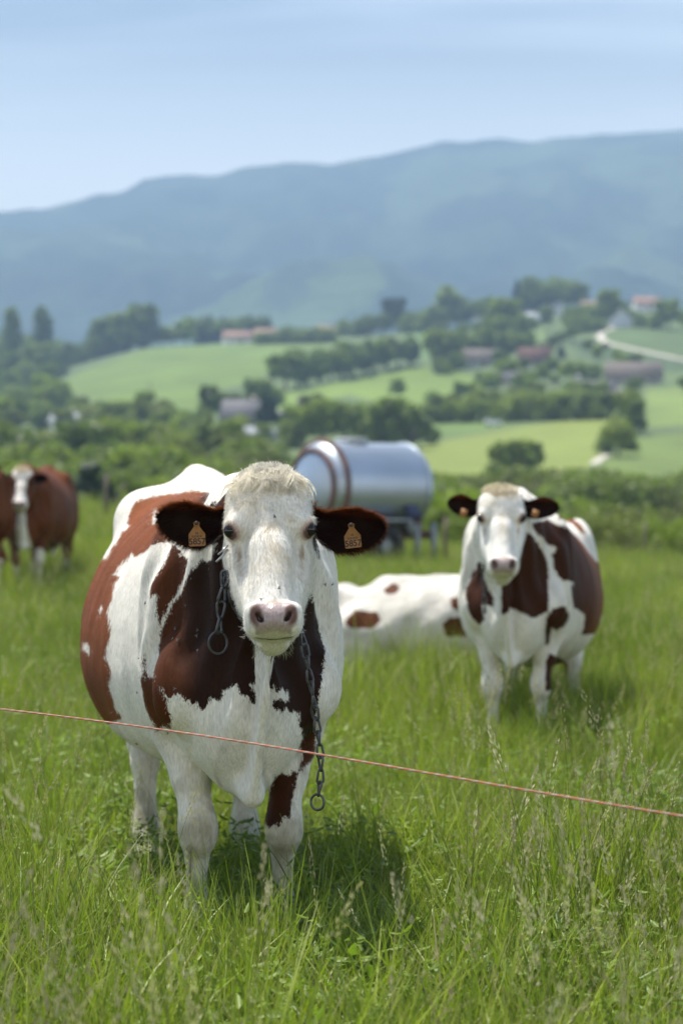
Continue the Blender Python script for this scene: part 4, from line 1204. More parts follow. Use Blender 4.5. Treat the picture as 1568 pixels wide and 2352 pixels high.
def ear_mesh(root, tip, up, face, wu, wl, mats, seed=0, n=26, m=22):
    """cupped ear: inner and outer skin joined round the rim; returns verts, quads and rim data"""
    root, tip = np.array(root, float), np.array(tip, float)
    A = tip - root; Ln = np.linalg.norm(A); A /= Ln
    O = np.array(face, float); O -= A * (O @ A); O /= np.linalg.norm(O)
    U = np.cross(O, A); U /= np.linalg.norm(U)
    if U @ np.array(up) < 0: U = -U
    t = np.linspace(0, 1, n); v = np.linspace(-1, 1, m)
    prof_u = np.interp(t, [0, .08, .2, .4, .6, .8, .92, .98, 1], [.062, .036, .027, wu * .88, wu * 1.05, wu * .84, wu * .56, wu * .30, .004])
    prof_l = np.interp(t, [0, .08, .2, .4, .6, .8, .92, .98, 1], [.026, .036, .060, wl * 1.05, wl * 1.0, wl * .74, wl * .45, wl * .24, .004])
    cup = np.interp(t, [0, .15, .4, .8, 1], [.038, .050, .042, .020, .002])
    def shell(off):
        V = np.zeros((n, m, 3))
        for i in range(n):
            w = np.where(v > 0, prof_u[i], prof_l[i])
            a = v * w
            dep = -cup[i] * (1 - np.abs(v) ** 2.2) - off * (1 - .75 * np.abs(v) ** 4)
            fold = .006 * math.sin(i * .5) * np.cos(v * 3)
            V[i] = root + A * t[i] * Ln + U * a[:, None] + O * (dep + fold)[:, None]
        return V
    Vi = shell(0); Vo = shell(.008)
    V = np.concatenate([Vi.reshape(-1, 3), Vo.reshape(-1, 3)])
    i = np.arange(n - 1)[:, None] * m + np.arange(m - 1)[None]
    q = np.stack([i, i + 1, i + 1 + m, i + m], -1).reshape(-1, 4)
    k = n * m
    Q = [q, q[:, ::-1] + k]
    r = np.arange(n - 1) * m
    Q.append(np.stack([r, r + m, r + m + k, r + k], 1)); r = r + m - 1
    Q.append(np.stack([r + m, r, r + k, r + m + k], 1))
    c = np.arange(m - 1) + (n - 1) * m
    Q.append(np.stack([c, c + 1, c + 1 + k, c + k], 1))
    inner = np.concatenate([np.zeros(n * m), np.ones(n * m)])
    return V, np.concatenate(Q), inner, (root, A, U, O, Ln, prof_u, prof_l, cup, t)

def ribbons(P, D, length, width, seg=3, droop=0, curl=0, rs=None, Nrm=None, taper=.15):
    """hair strands as thin tapered strips. P roots, D unit directions"""
    rs = rs or np.random.RandomState(0)
    n = len(P); L = np.broadcast_to(length, (n,))[:, None] / seg
    pts = [P.copy()]; d = D.copy(); cur = P.copy()
    cv = rs.normal(size=(n, 3)) * curl
    for k in range(seg):
        d = d + np.array([0, 0, -droop]) + cv + rs.normal(size=(n, 3)) * curl * .4
        d /= np.linalg.norm(d, axis=1, keepdims=True)
        cur = cur + d * L; pts.append(cur.copy())
    side = np.cross(D, Nrm if Nrm is not None else rs.normal(size=(n, 3)))
    side += rs.normal(size=(n, 3)) * .25
    side /= np.linalg.norm(side, axis=1, keepdims=True) + 1e-9
    V = []
    W = np.broadcast_to(width, (n,))[:, None]
    for k, p in enumerate(pts):
        w = W * (1 - (1 - taper) * k / seg) * .5
        V += [p - side * w, p + side * w]
    V = np.stack(V, 1).reshape(-1, 3)
    b = np.arange(n)[:, None, None] * (2 * (seg + 1)) + np.arange(seg)[None, :, None] * 2
    F = (b + np.array([0, 1, 3, 2])[None, None]).reshape(-1, 4)
    return V, F, 2 * (seg + 1)

def hair_material():
    m, n, l, b = new_mat('hair')
    at = n.new('ShaderNodeAttribute'); at.attribute_name = 'tint'
    l.new(at.outputs['Color'], b.inputs['Base Color'])
    b.inputs['Roughness'].default_value = .5; b.inputs['Specular IOR Level'].default_value = .12
    tr = n.new('ShaderNodeBsdfTranslucent'); l.new(at.outputs['Color'], tr.inputs['Color'])
    ms = n.new('ShaderNodeMixShader'); ms.inputs[0].default_value = .58
    l.new(b.outputs[0], ms.inputs[1]); l.new(tr.outputs[0], ms.inputs[2]); l.new(ms.outputs[0], n['Material Output'].inputs['Surface'])
    return m

def sample_surface(V, Q, N, n, weight, rs):
    a = np.linalg.norm(np.cross(V[Q[:, 2]] - V[Q[:, 0]], V[Q[:, 3]] - V[Q[:, 1]]), axis=1) * .5
    a = a * weight[Q[:, 0]]
    f = rs.choice(len(Q), n, p=a / a.sum())
    u = rs.uniform(size=(n, 1)); v = rs.uniform(size=(n, 1))
    q = Q[f]
    W = [(1 - u) * (1 - v), u * (1 - v), u * v, (1 - u) * v]
    P = sum(V[q[:, k]] * W[k] for k in range(4)); Nn = sum(N[q[:, k]] * W[k] for k in range(4))
    Nn /= np.linalg.norm(Nn, axis=1, keepdims=True)
    return P, Nn, q[:, 0], (q, W)

def make_cow(loc, yaw, hd, label, group, coat, fine=.008, coarse=.014, hfine=.005, hair=0, blob=None, ears=True, extra=None, ear_white=False, bounds=None, tags=False, tag_digits=True, bulge=1.0, rump=0.0, spread=(.128, .185)):
    """coat(Vworld, Vlocal, Hl, dhead) -> patch distance, brown colour array, white colour array"""
    e = empty('cow', loc, yaw); prop(e, label, 'cow', group)
    hb = head_blob(hd)
    B = blob(hd) if blob else cow_blob(hd, spread, bulge, rump)
    nb = len(B.pr)
    B.pr += hb.pr
    hl = np.array([hd.w(a, b_, c) for a in (-.14, .14) for b_ in (-.07, .55) for c in (-.12, .04)])
    lo, hi = hl.min(0), hl.max(0)
    def axis(a, b_, f0, f1):
        out = [a]
        while out[-1] < b_:
            v = out[-1]
            out.append(v + (hfine if f0 - .02 < v < f1 + .02 else (fine if f0 - .15 < v < f1 + .35 else coarse)))
        return np.array(out)
    bb = bounds or ((-.62, -1.05, -.02), (.62, 2.0, 1.75))
    xs = axis(bb[0][0], bb[1][0], lo[0], hi[0]); ys = axis(bb[0][1], bb[1][1], lo[1], hi[1]); zs = axis(bb[0][2], bb[1][2], lo[2], hi[2])
    F = B.grid(xs, ys, zs)
    V, Q = surface_net(F, xs, ys, zs)
    V = relax(V, Q, 1, .4)
    N = normals(V, Q)
    cy, sy_ = math.cos(yaw), math.sin(yaw)
    Rz = np.array([[cy, -sy_, 0], [sy_, cy, 0], [0, 0, 1]])
    Vw = V @ Rz.T + np.array(loc)
    Hl = hd.loc(V); dh = hb.at(V)
    neckfade = np.where((Hl[:, 1] < .58) & (Hl[:, 1] > -.1), dh, 1)
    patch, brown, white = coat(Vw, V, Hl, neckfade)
    onh = smoothstep((.02 - neckfade) / .02)[:, None]
    white = white * (1 - onh) + head_tint(Hl, np.tile(np.array([.83, .80, .74]), (len(V), 1))) * onh
    # soft muscle, skin folds on the neck and shoulder, hair whorls on the forehead
    isneck = smoothstep((.25 - V[:, 1]) / .3) * smoothstep((V[:, 2] - .6) / .2) * (neckfade > .03)
    V = V + N * (.008 * isneck * np.sin(V[:, 1] * 40 + V[:, 2] * 12 + np.abs(V[:, 0]) * 20 + 3 * fbm(V[:, 0] * 5, V[:, 2] * 5, 2, 33)))[:, None]
    V = V + N * (.006 * fbm(V[:, 1] * 6 + V[:, 0] * 3, V[:, 2] * 5, 3, 34) * (neckfade > .03))[:, None]
    rib = smoothstep((.95 - np.abs(V[:, 1] - .75) * 2.2) / .4) * smoothstep((V[:, 2] - .75) / .3)
    V = V + N * (.0012 * rib * np.sin(V[:, 1] * 52 + V[:, 2] * 9 + 4 * fbm(V[:, 2] * 3, V[:, 1] * 2, 2, 36)))[:, None]
    if blob: V = V + N * (.022 * fbm(V[:, 1] * 4.5 + V[:, 2] * 3, V[:, 2] * 3 - V[:, 1], 3, 38) + .010 * np.sin(V[:, 1] * 17 + V[:, 2] * 10 + 3 * fbm(V[:, 1] * 2, V[:, 2] * 2, 2, 39)))[:, None]
    V = V + N * (.0028 * fbm(Hl[:, 0] * 26 + 5, Hl[:, 1] * 20, 3, 35) * (neckfade < .02))[:, None]
    wet = smoothstep((.058 - np.abs(Hl[:, 0])) / .01) * smoothstep((Hl[:, 1] - .415) / .01) * smoothstep((.512 - Hl[:, 1]) / .01) * (neckfade < .02) * (Hl[:, 2] > -.05)
    me = mesh_data('body', V, Q, M['coat'], True, {'tint': white, 'brown': brown, 'patch': patch, 'wet': wet})
    body = link('body', me, e)
    rs = np.random.RandomState(5)
    # eyes
    for s in (-1, 1):
        c = hd.w(s * .1060, .2025, -.0545)
        MB().ball((0, 0, 0), .0205 * hd.sc, 20, 14).build('eye', M['eye'], e, True, c)
    # ears
    info = []
    if ears:
        for s in (-1, 1):
            sp = ears[0] if s < 0 else ears[1]
            root = hd.w(s * .100, .075, -.085) if sp.get('root') is None else sp['root']
            V2, Q2, inner, fr = ear_mesh(root, sp['tip'], (0, 0, 1), sp['face'], sp['wu'], sp['wl'], None)
            c_in = DARKB * .55; c_out = BROWN * .75
            tt = ((V2 - fr[0]) @ fr[1]) / fr[4]; uu = (V2 - fr[0]) @ fr[2]
            cc = np.where(inner[:, None] > .5, c_out, c_in)
            rim = smoothstep((uu - sp['wu'] * .35) / (sp['wu'] * .5))[:, None]
            cc = cc * (1 - rim) + BROWN * .8 * rim
            eo = link('ear', mesh_data('ear', V2, Q2, M['hair'], True, {'tint': cc}), e)
            info.append((eo, fr, sp))
            if hair:
                HP = []; HD = []; HC = []; HLn = []
                for k in range(5200):
                    t = rs.uniform(.02, 1) ** .9; v = rs.uniform(-1, 1)
                    edge = rs.uniform() < .45
                    if edge: v = np.sign(v) * rs.uniform(.9, 1)
                    wu_ = np.interp(t, fr[8], fr[5]); wl_ = np.interp(t, fr[8], fr[6]); cp = np.interp(t, fr[8], fr[7])
                    w = wu_ if v > 0 else wl_
                    outer = (not edge) and rs.uniform() < .3
                    p = fr[0] + fr[1] * t * fr[4] + fr[2] * v * w + fr[3] * (-cp * (1 - abs(v) ** 2.2) - (.008 if outer else 0))
                    d = fr[1] * .75 + fr[2] * np.sign(v) * (.8 if edge else .15) + fr[3] * (-.5 if outer else .45) + rs.normal(size=3) * .22
                    d /= np.linalg.norm(d)
                    if edge and v > 0: c = BROWN * rs.uniform(.7, 1.5)
                    elif edge and t < .35: c = (WHITE * .5 if rs.uniform() < .45 else DARKB * 1.5)
                    elif edge: c = BROWN * rs.uniform(.3, .9)
                    elif outer: c = BROWN * rs.uniform(.6, 1.1)
                    else: c = DARKB * rs.uniform(.3, 1.1) * (1.8 if t < .3 and rs.uniform() < .3 else 1)
                    HP.append(p); HD.append(d); HC.append(c); HLn.append(rs.uniform(.008, .020) * (1.15 if edge else 1))
                V3, F3, pv = ribbons(np.array(HP), np.array(HD), np.array(HLn), .0012, 3, .10, .10, rs)
                prop(link('ear_hair', mesh_data('ear_hair', V3, F3, M['hair'], False, {'tint': np.repeat(np.array(HC), pv, 0)}), eo), kind='stuff')
    if hair:
        # short coat over what the front shows
        Nw = N @ Rz.T
        Vwn = V @ Rz.T + np.array(loc)
        view = Vwn - np.array([0, 0, CAM_H]); view /= np.linalg.norm(view, axis=1, keepdims=True)
        facing = -(Nw * view).sum(1)
        hm = smoothstep((.02 - neckfade) / .02)
        wgt = np.where(facing > -.35, 1, .02) * (1 + 3.2 * hm) * np.where((V[:, 2] < .12), .2, 1)
        HL2 = hd.loc(V)
        bad = (hm > .3) & ((smoothstep((HL2[:, 1] - .405) / .01) * (np.abs(HL2[:, 0]) < .064) * (HL2[:, 2] > -.06)) > .5)
        sock = np.min([np.sqrt((HL2[:, 0] - s * .108) ** 2 + (HL2[:, 1] - .203) ** 2 + (HL2[:, 2] + .053) ** 2) for s in (-1, 1)], axis=0) < .027
        wgt = np.where(bad | sock | (HL2[:, 1] > .512) & (hm > .3), 0, wgt)
        P, Nn, vi, (q, W) = sample_surface(V, Q, N, hair, wgt, rs)
        pt_ = sum(patch[q[:, k]] * W[k][:, 0] for k in range(4)) + rs.normal(size=len(P)) * .007
        hmm = hm[vi]; Hq = hd.loc(P)
        down = np.tile(np.array([0, .35, -1.0]), (len(P), 1))
        rad = hd.S[None] * (Hq[:, 0] * 7 + .35 * np.sin(Hq[:, 1] * 50))[:, None] + hd.L[None] * np.where(Hq[:, 1] > .16, 1.0, -.9 * smoothstep((.16 - Hq[:, 1]) / .08) + .6)[:, None]
        D = down * (1 - hmm)[:, None] + rad * hmm[:, None]
        D = D - Nn * (D * Nn).sum(1, keepdims=True)
        D /= np.linalg.norm(D, axis=1, keepdims=True) + 1e-9
        D = D + Nn * (.30 + .25 * hmm)[:, None] + rs.normal(size=D.shape) * .22
        D /= np.linalg.norm(D, axis=1, keepdims=True)
        cols = np.where(pt_[:, None] > 0, brown[vi] * rs.uniform(.75, 1.25, (len(P), 1)), white[vi] * rs.uniform(.86, 1.12, (len(P), 1)))
        cl = .5 + .5 * fbm(P[:, 0] * 90, P[:, 2] * 90 + P[:, 1] * 60, 2, 91)
        D += (Nn * .3 + np.cross(Nn, D) * .8) * ((cl - .5) * hmm)[:, None]
        V3, F3, pv = ribbons(P - Nn * .001, D, rs.uniform(.006, .012, len(P)) * (1 + .35 * hmm) * (1 - .45 * hmm * (Hq[:, 1] > .36)), .0011, 2, .02, .05, rs, Nrm=Nn, taper=.3)
        prop(link('coat_hair', mesh_data('coat_hair', V3, F3, M['hair'], True, {'tint': np.repeat(cols, pv, 0)}), e), kind='stuff')
    if extra: extra(e, hd, info, body)
    return e, hd, info
# ------------------------------------------------------------------ the four cows in view
def z2(*pts):      # traced coat outlines
    return [(163.3 + a * .42369, 1045.3 + b * .42369) for a, b in pts]
def z3(*pts):
    return [((900 + a / 1.8667) * .81667, (1300 + b / 1.8667) * .81667) for a, b in pts]
def z4(*pts):
    return [((a / 3.7333) * .81667, (1250 + b / 3.7333) * .81667) for a, b in pts]

MAIN_ADD = [
    z2((335, 290), (350, 250), (430, 225), (560, 205), (660, 193), (735, 200), (762, 215), (735, 232), (755, 238), (720, 262), (700, 300), (560, 430), (535, 450), (480, 470), (430, 500), (400, 528), (345, 552), (330, 535), (300, 570), (265, 605), (235, 650), (262, 660), (232, 700), (225, 780), (195, 850), (208, 920), (212, 980), (190, 1050), (182, 1100), (207, 1150), (215, 1200), (200, 1240), (225, 1330), (240, 1380), (280, 1425), (100, 1500), (-150, 1300), (-150, 600), (200, 560), (232, 490), (250, 485), (275, 420), (300, 405), (320, 385), (300, 370), (318, 345), (312, 335)),
    z2((545, 475), (530, 540), (505, 600), (470, 650), (445, 690), (435, 740), (440, 775), (470, 745), (475, 760), (470, 860), (482, 920), (475, 1000), (465, 1100), (452, 1170), (470, 1240), (490, 1290), (520, 1312), (560, 1305), (590, 1295), (615, 1332), (640, 1330), (660, 1352), (680, 1340), (700, 1372), (715, 1380), (745, 1350), (752, 1318), (785, 1335), (815, 1300), (810, 1280), (860, 1250), (895, 1240), (910, 1290), (935, 1300), (960, 1320), (990, 1352), (998, 1300), (975, 1240), (1005, 1250), (1010, 1330), (1045, 1330), (1052, 1290), (1080, 1282), (1100, 1240), (1120, 1290), (1140, 1262), (1160, 1290), (1175, 1280), (1180, 1320), (1160, 1335), (1125, 1318), (1095, 1330), (1095, 1362), (1140, 1388), (1162, 1372), (1190, 1398), (1225, 1385), (1240, 1400), (1233, 1450), (1245, 1500), (1250, 1550), (1238, 1590), (1258, 1640), (1240, 1680), (1232, 1722), (1200, 1708), (1185, 1735), (1150, 1720), (1100, 1740), (1085, 1790), (1070, 1850), (1040, 1960), (1045, 2002), (1080, 2022), (1105, 2008), (1130, 2015), (1150, 1960), (1185, 1965), (1200, 1880), (1222, 1780), (1230, 1735), (1262, 1700), (1320, 1640), (1325, 1500), (1330, 1360), (1340, 1300), (1368, 1190), (1375, 1090), (1360, 990), (1330, 870), (1300, 760), (1280, 700), (1285, 600), (1300, 500), (1345, 560), (1335, 500), (1290, 215), (835, 215), (762, 265), (762, 300), (700, 300), (700, 470)),
    z2((405, 1080), (400, 1180), (390, 1230), (400, 1330), (430, 1410), (455, 1460), (465, 1500), (487, 1475), (500, 1462), (518, 1485), (537, 1475), (540, 1440), (520, 1390), (510, 1330), (495, 1300), (475, 1240), (465, 1195), (440, 1190), (415, 1215), (408, 1150)),
]
MAIN_SUB = [
    z2((560, 440), (545, 475), (590, 520), (585, 545), (635, 560), (640, 590), (600, 680), (560, 760), (535, 800), (545, 806), (590, 752), (640, 660), (680, 592), (705, 568), (735, 580), (752, 568), (780, 530), (800, 480), (720, 470)),
    z2((528, 805), (505, 860), (485, 910), (476, 955), (490, 935), (510, 885), (535, 822)),
    z2((455, 300), (445, 375), (462, 368), (475, 310)),
    z2((70, 1015), (65, 1050), (95, 1085), (100, 1060), (85, 1020)),
    z2((150, 835), (155, 862), (168, 830), (165, 820)),
]
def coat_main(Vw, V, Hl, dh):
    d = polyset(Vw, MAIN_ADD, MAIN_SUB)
    # the loose edge of the dewlap is white all the way from the throat down
    dew = smoothstep((-.18 - V[:, 1]) / .02) * smoothstep((.021 + .010 * smoothstep((.62 - V[:, 2]) / .1) - np.abs(V[:, 0] - np.interp(V[:, 2], [.5, .95], [.0, MAINH.o[0] - .006]))) / .004)
    d = np.where(dew > .5, np.minimum(d, -.01), d)
    d = np.minimum(d, (dh - .014) * 5)
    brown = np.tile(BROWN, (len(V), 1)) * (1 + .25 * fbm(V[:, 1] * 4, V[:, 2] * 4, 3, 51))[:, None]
    # sunlit tone painted into the brown over the upper back
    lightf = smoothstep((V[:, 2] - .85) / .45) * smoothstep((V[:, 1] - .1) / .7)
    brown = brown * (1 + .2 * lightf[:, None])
    brown = brown * (1 - .88 * (smoothstep((.22 - V[:, 1]) / .35) * (1 - .42 * smoothstep((V[:, 0] * -1 - .14) / .10)))[:, None])  # brown darkens towards the chest, less at one shoulder
    white = np.tile(WHITE, (len(V), 1))
    st = smoothstep((fbm(V[:, 1] * 6, V[:, 2] * 3, 4, 52) - .1) / .5) * smoothstep((.95 - V[:, 2]) / .4)
    white = white * (1 - .3 * st[:, None]) + np.array([.42, .40, .26]) * .3 * st[:, None]
    kn = smoothstep((.085 - np.abs(V[:, 2] - .36)) / .05) * (V[:, 1] < .05) * (.6 + .4 * fbm(V[:, 0] * 40, V[:, 2] * 40, 3, 53))
    white = white * (1 - .62 * kn[:, None]) + np.array([.22, .19, .10]) * .62 * kn[:, None]
    mud_ = smoothstep((fbm(V[:, 0] * 22 + 4, V[:, 2] * 12 + V[:, 1] * 9, 4, 57) + .55 - V[:, 2] * 1.25) / .5)[:, None] * .5
    white = white * (1 - mud_) + np.array([.26, .22, .13]) * mud_
    hoof = smoothstep((.065 - V[:, 2]) / .01)[:, None]
    white = white * (1 - hoof) + np.array([.16, .13, .10]) * hoof
    return d, brown, white

RIGHT_ADD = [
    z3((1075, 360), (1130, 400), (1165, 460), (1185, 520), (1195, 600), (1200, 700), (1195, 780), (1170, 790), (1140, 815), (1100, 815), (1060, 790), (1000, 765), (975, 790), (955, 800), (950, 720), (955, 640), (985, 600), (1040, 560), (1050, 450), (1060, 380)),
    z3((835, 520), (790, 590), (765, 660), (760, 730), (775, 800), (830, 860), (860, 830), (850, 740), (905, 760), (900, 700), (870, 620), (850, 540)),
    z3((1110, 320), (1200, 300), (1300, 350), (1380, 430), (1440, 520), (1560, 560), (1600, 760), (1500, 900), (1370, 905), (1385, 860), (1385, 800), (1330, 760), (1310, 690), (1330, 630), (1270, 620), (1230, 560), (1220, 490), (1240, 450), (1180, 420), (1140, 370)),
    z3((1215, 770), (1280, 755), (1305, 800), (1290, 850), (1240, 890), (1215, 870), (1200, 960), (1180, 960), (1180, 820)),
    z3((1240, 265), (1300, 280), (1370, 330), (1400, 385), (1370, 370), (1320, 320), (1250, 300)),
    z3((1200, 1000), (1300, 1050), (1290, 1200), (1180, 1200), (1180, 1050)),
]
def coat_right(Vw, V, Hl, dh):
    d = polyset(Vw, RIGHT_ADD, [])
    d = np.minimum(d, (dh - .014) * 5)
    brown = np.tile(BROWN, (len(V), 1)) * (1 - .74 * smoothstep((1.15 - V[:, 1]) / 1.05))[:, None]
    white = np.tile(WHITE, (len(V), 1))
    hoof = smoothstep((.065 - V[:, 2]) / .01)[:, None]
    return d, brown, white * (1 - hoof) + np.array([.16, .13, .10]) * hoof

def coat_left(Vw, V, Hl, dh):
    d = np.full(len(V), .2)
    d = np.minimum(d, V[:, 2] - .40 - .10 * np.sin(V[:, 1] * 5 + V[:, 0] * 13))           # white underside and legs
    d = np.minimum(d, np.maximum(np.abs(V[:, 0]) - .05 - .1 * (.8 - V[:, 2]), V[:, 1] + .15))     # white strip down the chest
    blaze = np.maximum(np.abs(Hl[:, 0]) - np.interp(Hl[:, 1], [0, .1, .2, .3, .42, .5], [.12, .10, .062, .05, .09, .10]), -(Hl[:, 2] + .13))
    d = np.where(dh < .02, np.minimum(.03, blaze), d)
    brown = np.tile(BROWN * 1.05, (len(V), 1))
    brown *= (.62 + .25 * fbm(V[:, 1] * 3, V[:, 2] * 3, 3, 59))[:, None]
    white = np.tile(WHITE, (len(V), 1))
    return d, brown, white

LY_ADD = [
    z3((330, 640), (385, 600), (420, 620), (400, 650), (350, 660)),
    z3((150, 790), (190, 755), (300, 760), (320, 810), (280, 850), (160, 850), (130, 830)),
    z3((680, 690), (740, 680), (740, 760), (690, 740)),
    z3((640, 830), (680, 790), (760, 790), (780, 900), (660, 900)),
]
def coat_lying(Vw, V, Hl, dh):
    d = polyset(Vw, LY_ADD, [])
    return d, np.tile(BROWN * .5, (len(V), 1)), WHITE[None] * (.9 - .22 * smoothstep(.5 + fbm(V[:, 1] * 5, V[:, 2] * 6 + V[:, 0] * 4, 4, 58)))[:, None]

def lying_blob(h):
    """cow resting on its brisket and one haunch, body along +Y, head end at -Y"""
    B = Blob()
    st = [(-.38, .45, .08, .10, .14), (-.2, .46, .22, .28, .32), (.05, .46, .32, .37, .42), (.35, .44, .42, .38, .42), (.7, .43, .47, .36, .42), (.95, .42, .45, .30, .40), (1.15, .42, .38, .32, .38), (1.35, .38, .26, .26, .34), (1.55, .32, .12, .14, .22)]
    B.add(trunk_fn(st), (-.5, -.38, .0), (.5, 1.68, .9), .03)
    B.cone((0, .2, .80), (0, .75, .78), .05, .04, .10)
    B.cone((0, .75, .77), (0, .95, .69), .04, .04, .08)
    B.cone((0, .98, .67), (0, 1.18, .71), .04, .04, .10)
    for s in (-1, 1):
        B.ell((s * .22, 1.10, .66), (.07, .12, .07), .14)
        B.cone((s * .22, 1.12, .66), (s * .11, 1.50, .48), .05, .05, .12)
        B.ell((s * .36, 1.1, .30), (.13, .30, .22), .09)
        B.chain([((s * .38, .9, .18), .09), ((s * .44, 1.2, .08), .06), ((s * .48, .95, .06), .045), ((s * .46, .72, .05), .04)], .04)
        B.ell((s * .24, 0.0, .48), (.09, .17, .26), .09)
        B.chain([((s * .24, -.05, .30), .10), ((s * .25, -.32, .12), .065), ((s * .24, -.12, .06), .045), ((s * .22, .05, .05), .035)], .04)
    poll = h.w(0, .10, -.13)
    B.chain([((0, .05, .60), .21), ((poll + np.array((0, .05, .60))) / 2, .16), (poll, .115)], .09)
    B.cone((0, -.15, .45), h.w(0, .24, -.22), .14, .08, .09)
    return B

# ------------------------------------------------------------------ ear tag
def number_mesh(txt, size):
    cu = bpy.data.curves.new('number', 'FONT'); cu.body = txt; cu.size = size; cu.extrude = .0002
    cu.align_x = 'CENTER'; cu.align_y = 'CENTER'; cu.offset = size * .018; cu.space_character = .98
    o = bpy.data.objects.new('number', cu); C.objects.link(o)
    dg = bpy.context.evaluated_depsgraph_get()
    me = bpy.data.meshes.new_from_object(o.evaluated_get(dg))
    bpy.data.objects.remove(o); bpy.data.curves.remove(cu)
    return me

def ear_tag(e, centre, right, up, mats, w=.046, h=.042, neck=.024, bend=None):
    """yellow-orange flag tag: broad plate, narrow neck and stud; numbers printed on the plate"""
    right = np.array(right, float); right /= np.linalg.norm(right); up = np.array(up, float); up -= right * (up @ right); up /= np.linalg.norm(up)
    n_ = np.cross(right, up)
    out = [(-w / 2 + .003, -h / 2), (w / 2 - .003, -h / 2), (w / 2, -h / 2 + .003), (w / 2, h / 2 - .008), (w * .30, h / 2 + .004), (w * .16, h / 2 + neck * .55), (w * .20, h / 2 + neck), (.0, h / 2 + neck + .004), (-w * .20, h / 2 + neck), (-w * .16, h / 2 + neck * .55), (-w * .30, h / 2 + .004), (-w / 2, h / 2 - .008), (-w / 2, -h / 2 + .003)]
    k = len(out)
    c = np.array(centre)
    V = [c + right * a + up * b + n_ * .0009 for a, b in out] + [c + right * a + up * b - n_ * .0009 for a, b in out]
    Fs = [[i, (i + 1) % k, k + (i + 1) % k, k + i] for i in range(k)]
    ctr = [c + n_ * .0009, c - n_ * .0009]
    T = [[2 * k, i, (i + 1) % k] for i in range(k)] + [[2 * k + 1, k + (i + 1) % k, k + i] for i in range(k)]
    t = MB().add(V + ctr, Fs, T).build('ear_tag', mats['tag'], e)
    s0 = c + up * (h / 2 + neck - .002)
    MB().tube([s0 + n_ * .0012, s0 + n_ * .004], [.0062, .0050], 14).build('stud', mats['stud'], t)
    Mx = Matrix((right, up, n_)).transposed().to_4x4()
    me = number_mesh('5857', .0235); me.materials.clear(); me.materials.append(mats['ink'])
    o = link('number', me, t); Mx.translation = Vector(c - up * (h * .20) + n_ * .0012); o.matrix_local = Mx
    Mx2 = Mx.copy(); Mx2.translation = Vector(c + up * (h * .34) + n_ * .0012)
    me2 = number_mesh('FR', .0085); me2.materials.clear(); me2.materials.append(mats['ink'])
    o2 = link('country_code', me2, t); o2.matrix_local = Mx2
    bc = MB(); rs = np.random.RandomState(3)
    for i in range(11):
        x = -.013 + .0026 * i
        bc.add([c + right * (x + a) + up * (h * .15 + b) + n_ * .0011 for a, b in ((-.0005 - .0004 * (i % 3 == 0), -.003), (.0005 + .0004 * (i % 3 == 0), -.003), (.0005 + .0004 * (i % 3 == 0), .003), (-.0005 - .0004 * (i % 3 == 0), .003))], [[0, 1, 2, 3]])
    bc.build('bar_marks', mats['ink'], t)
    return t

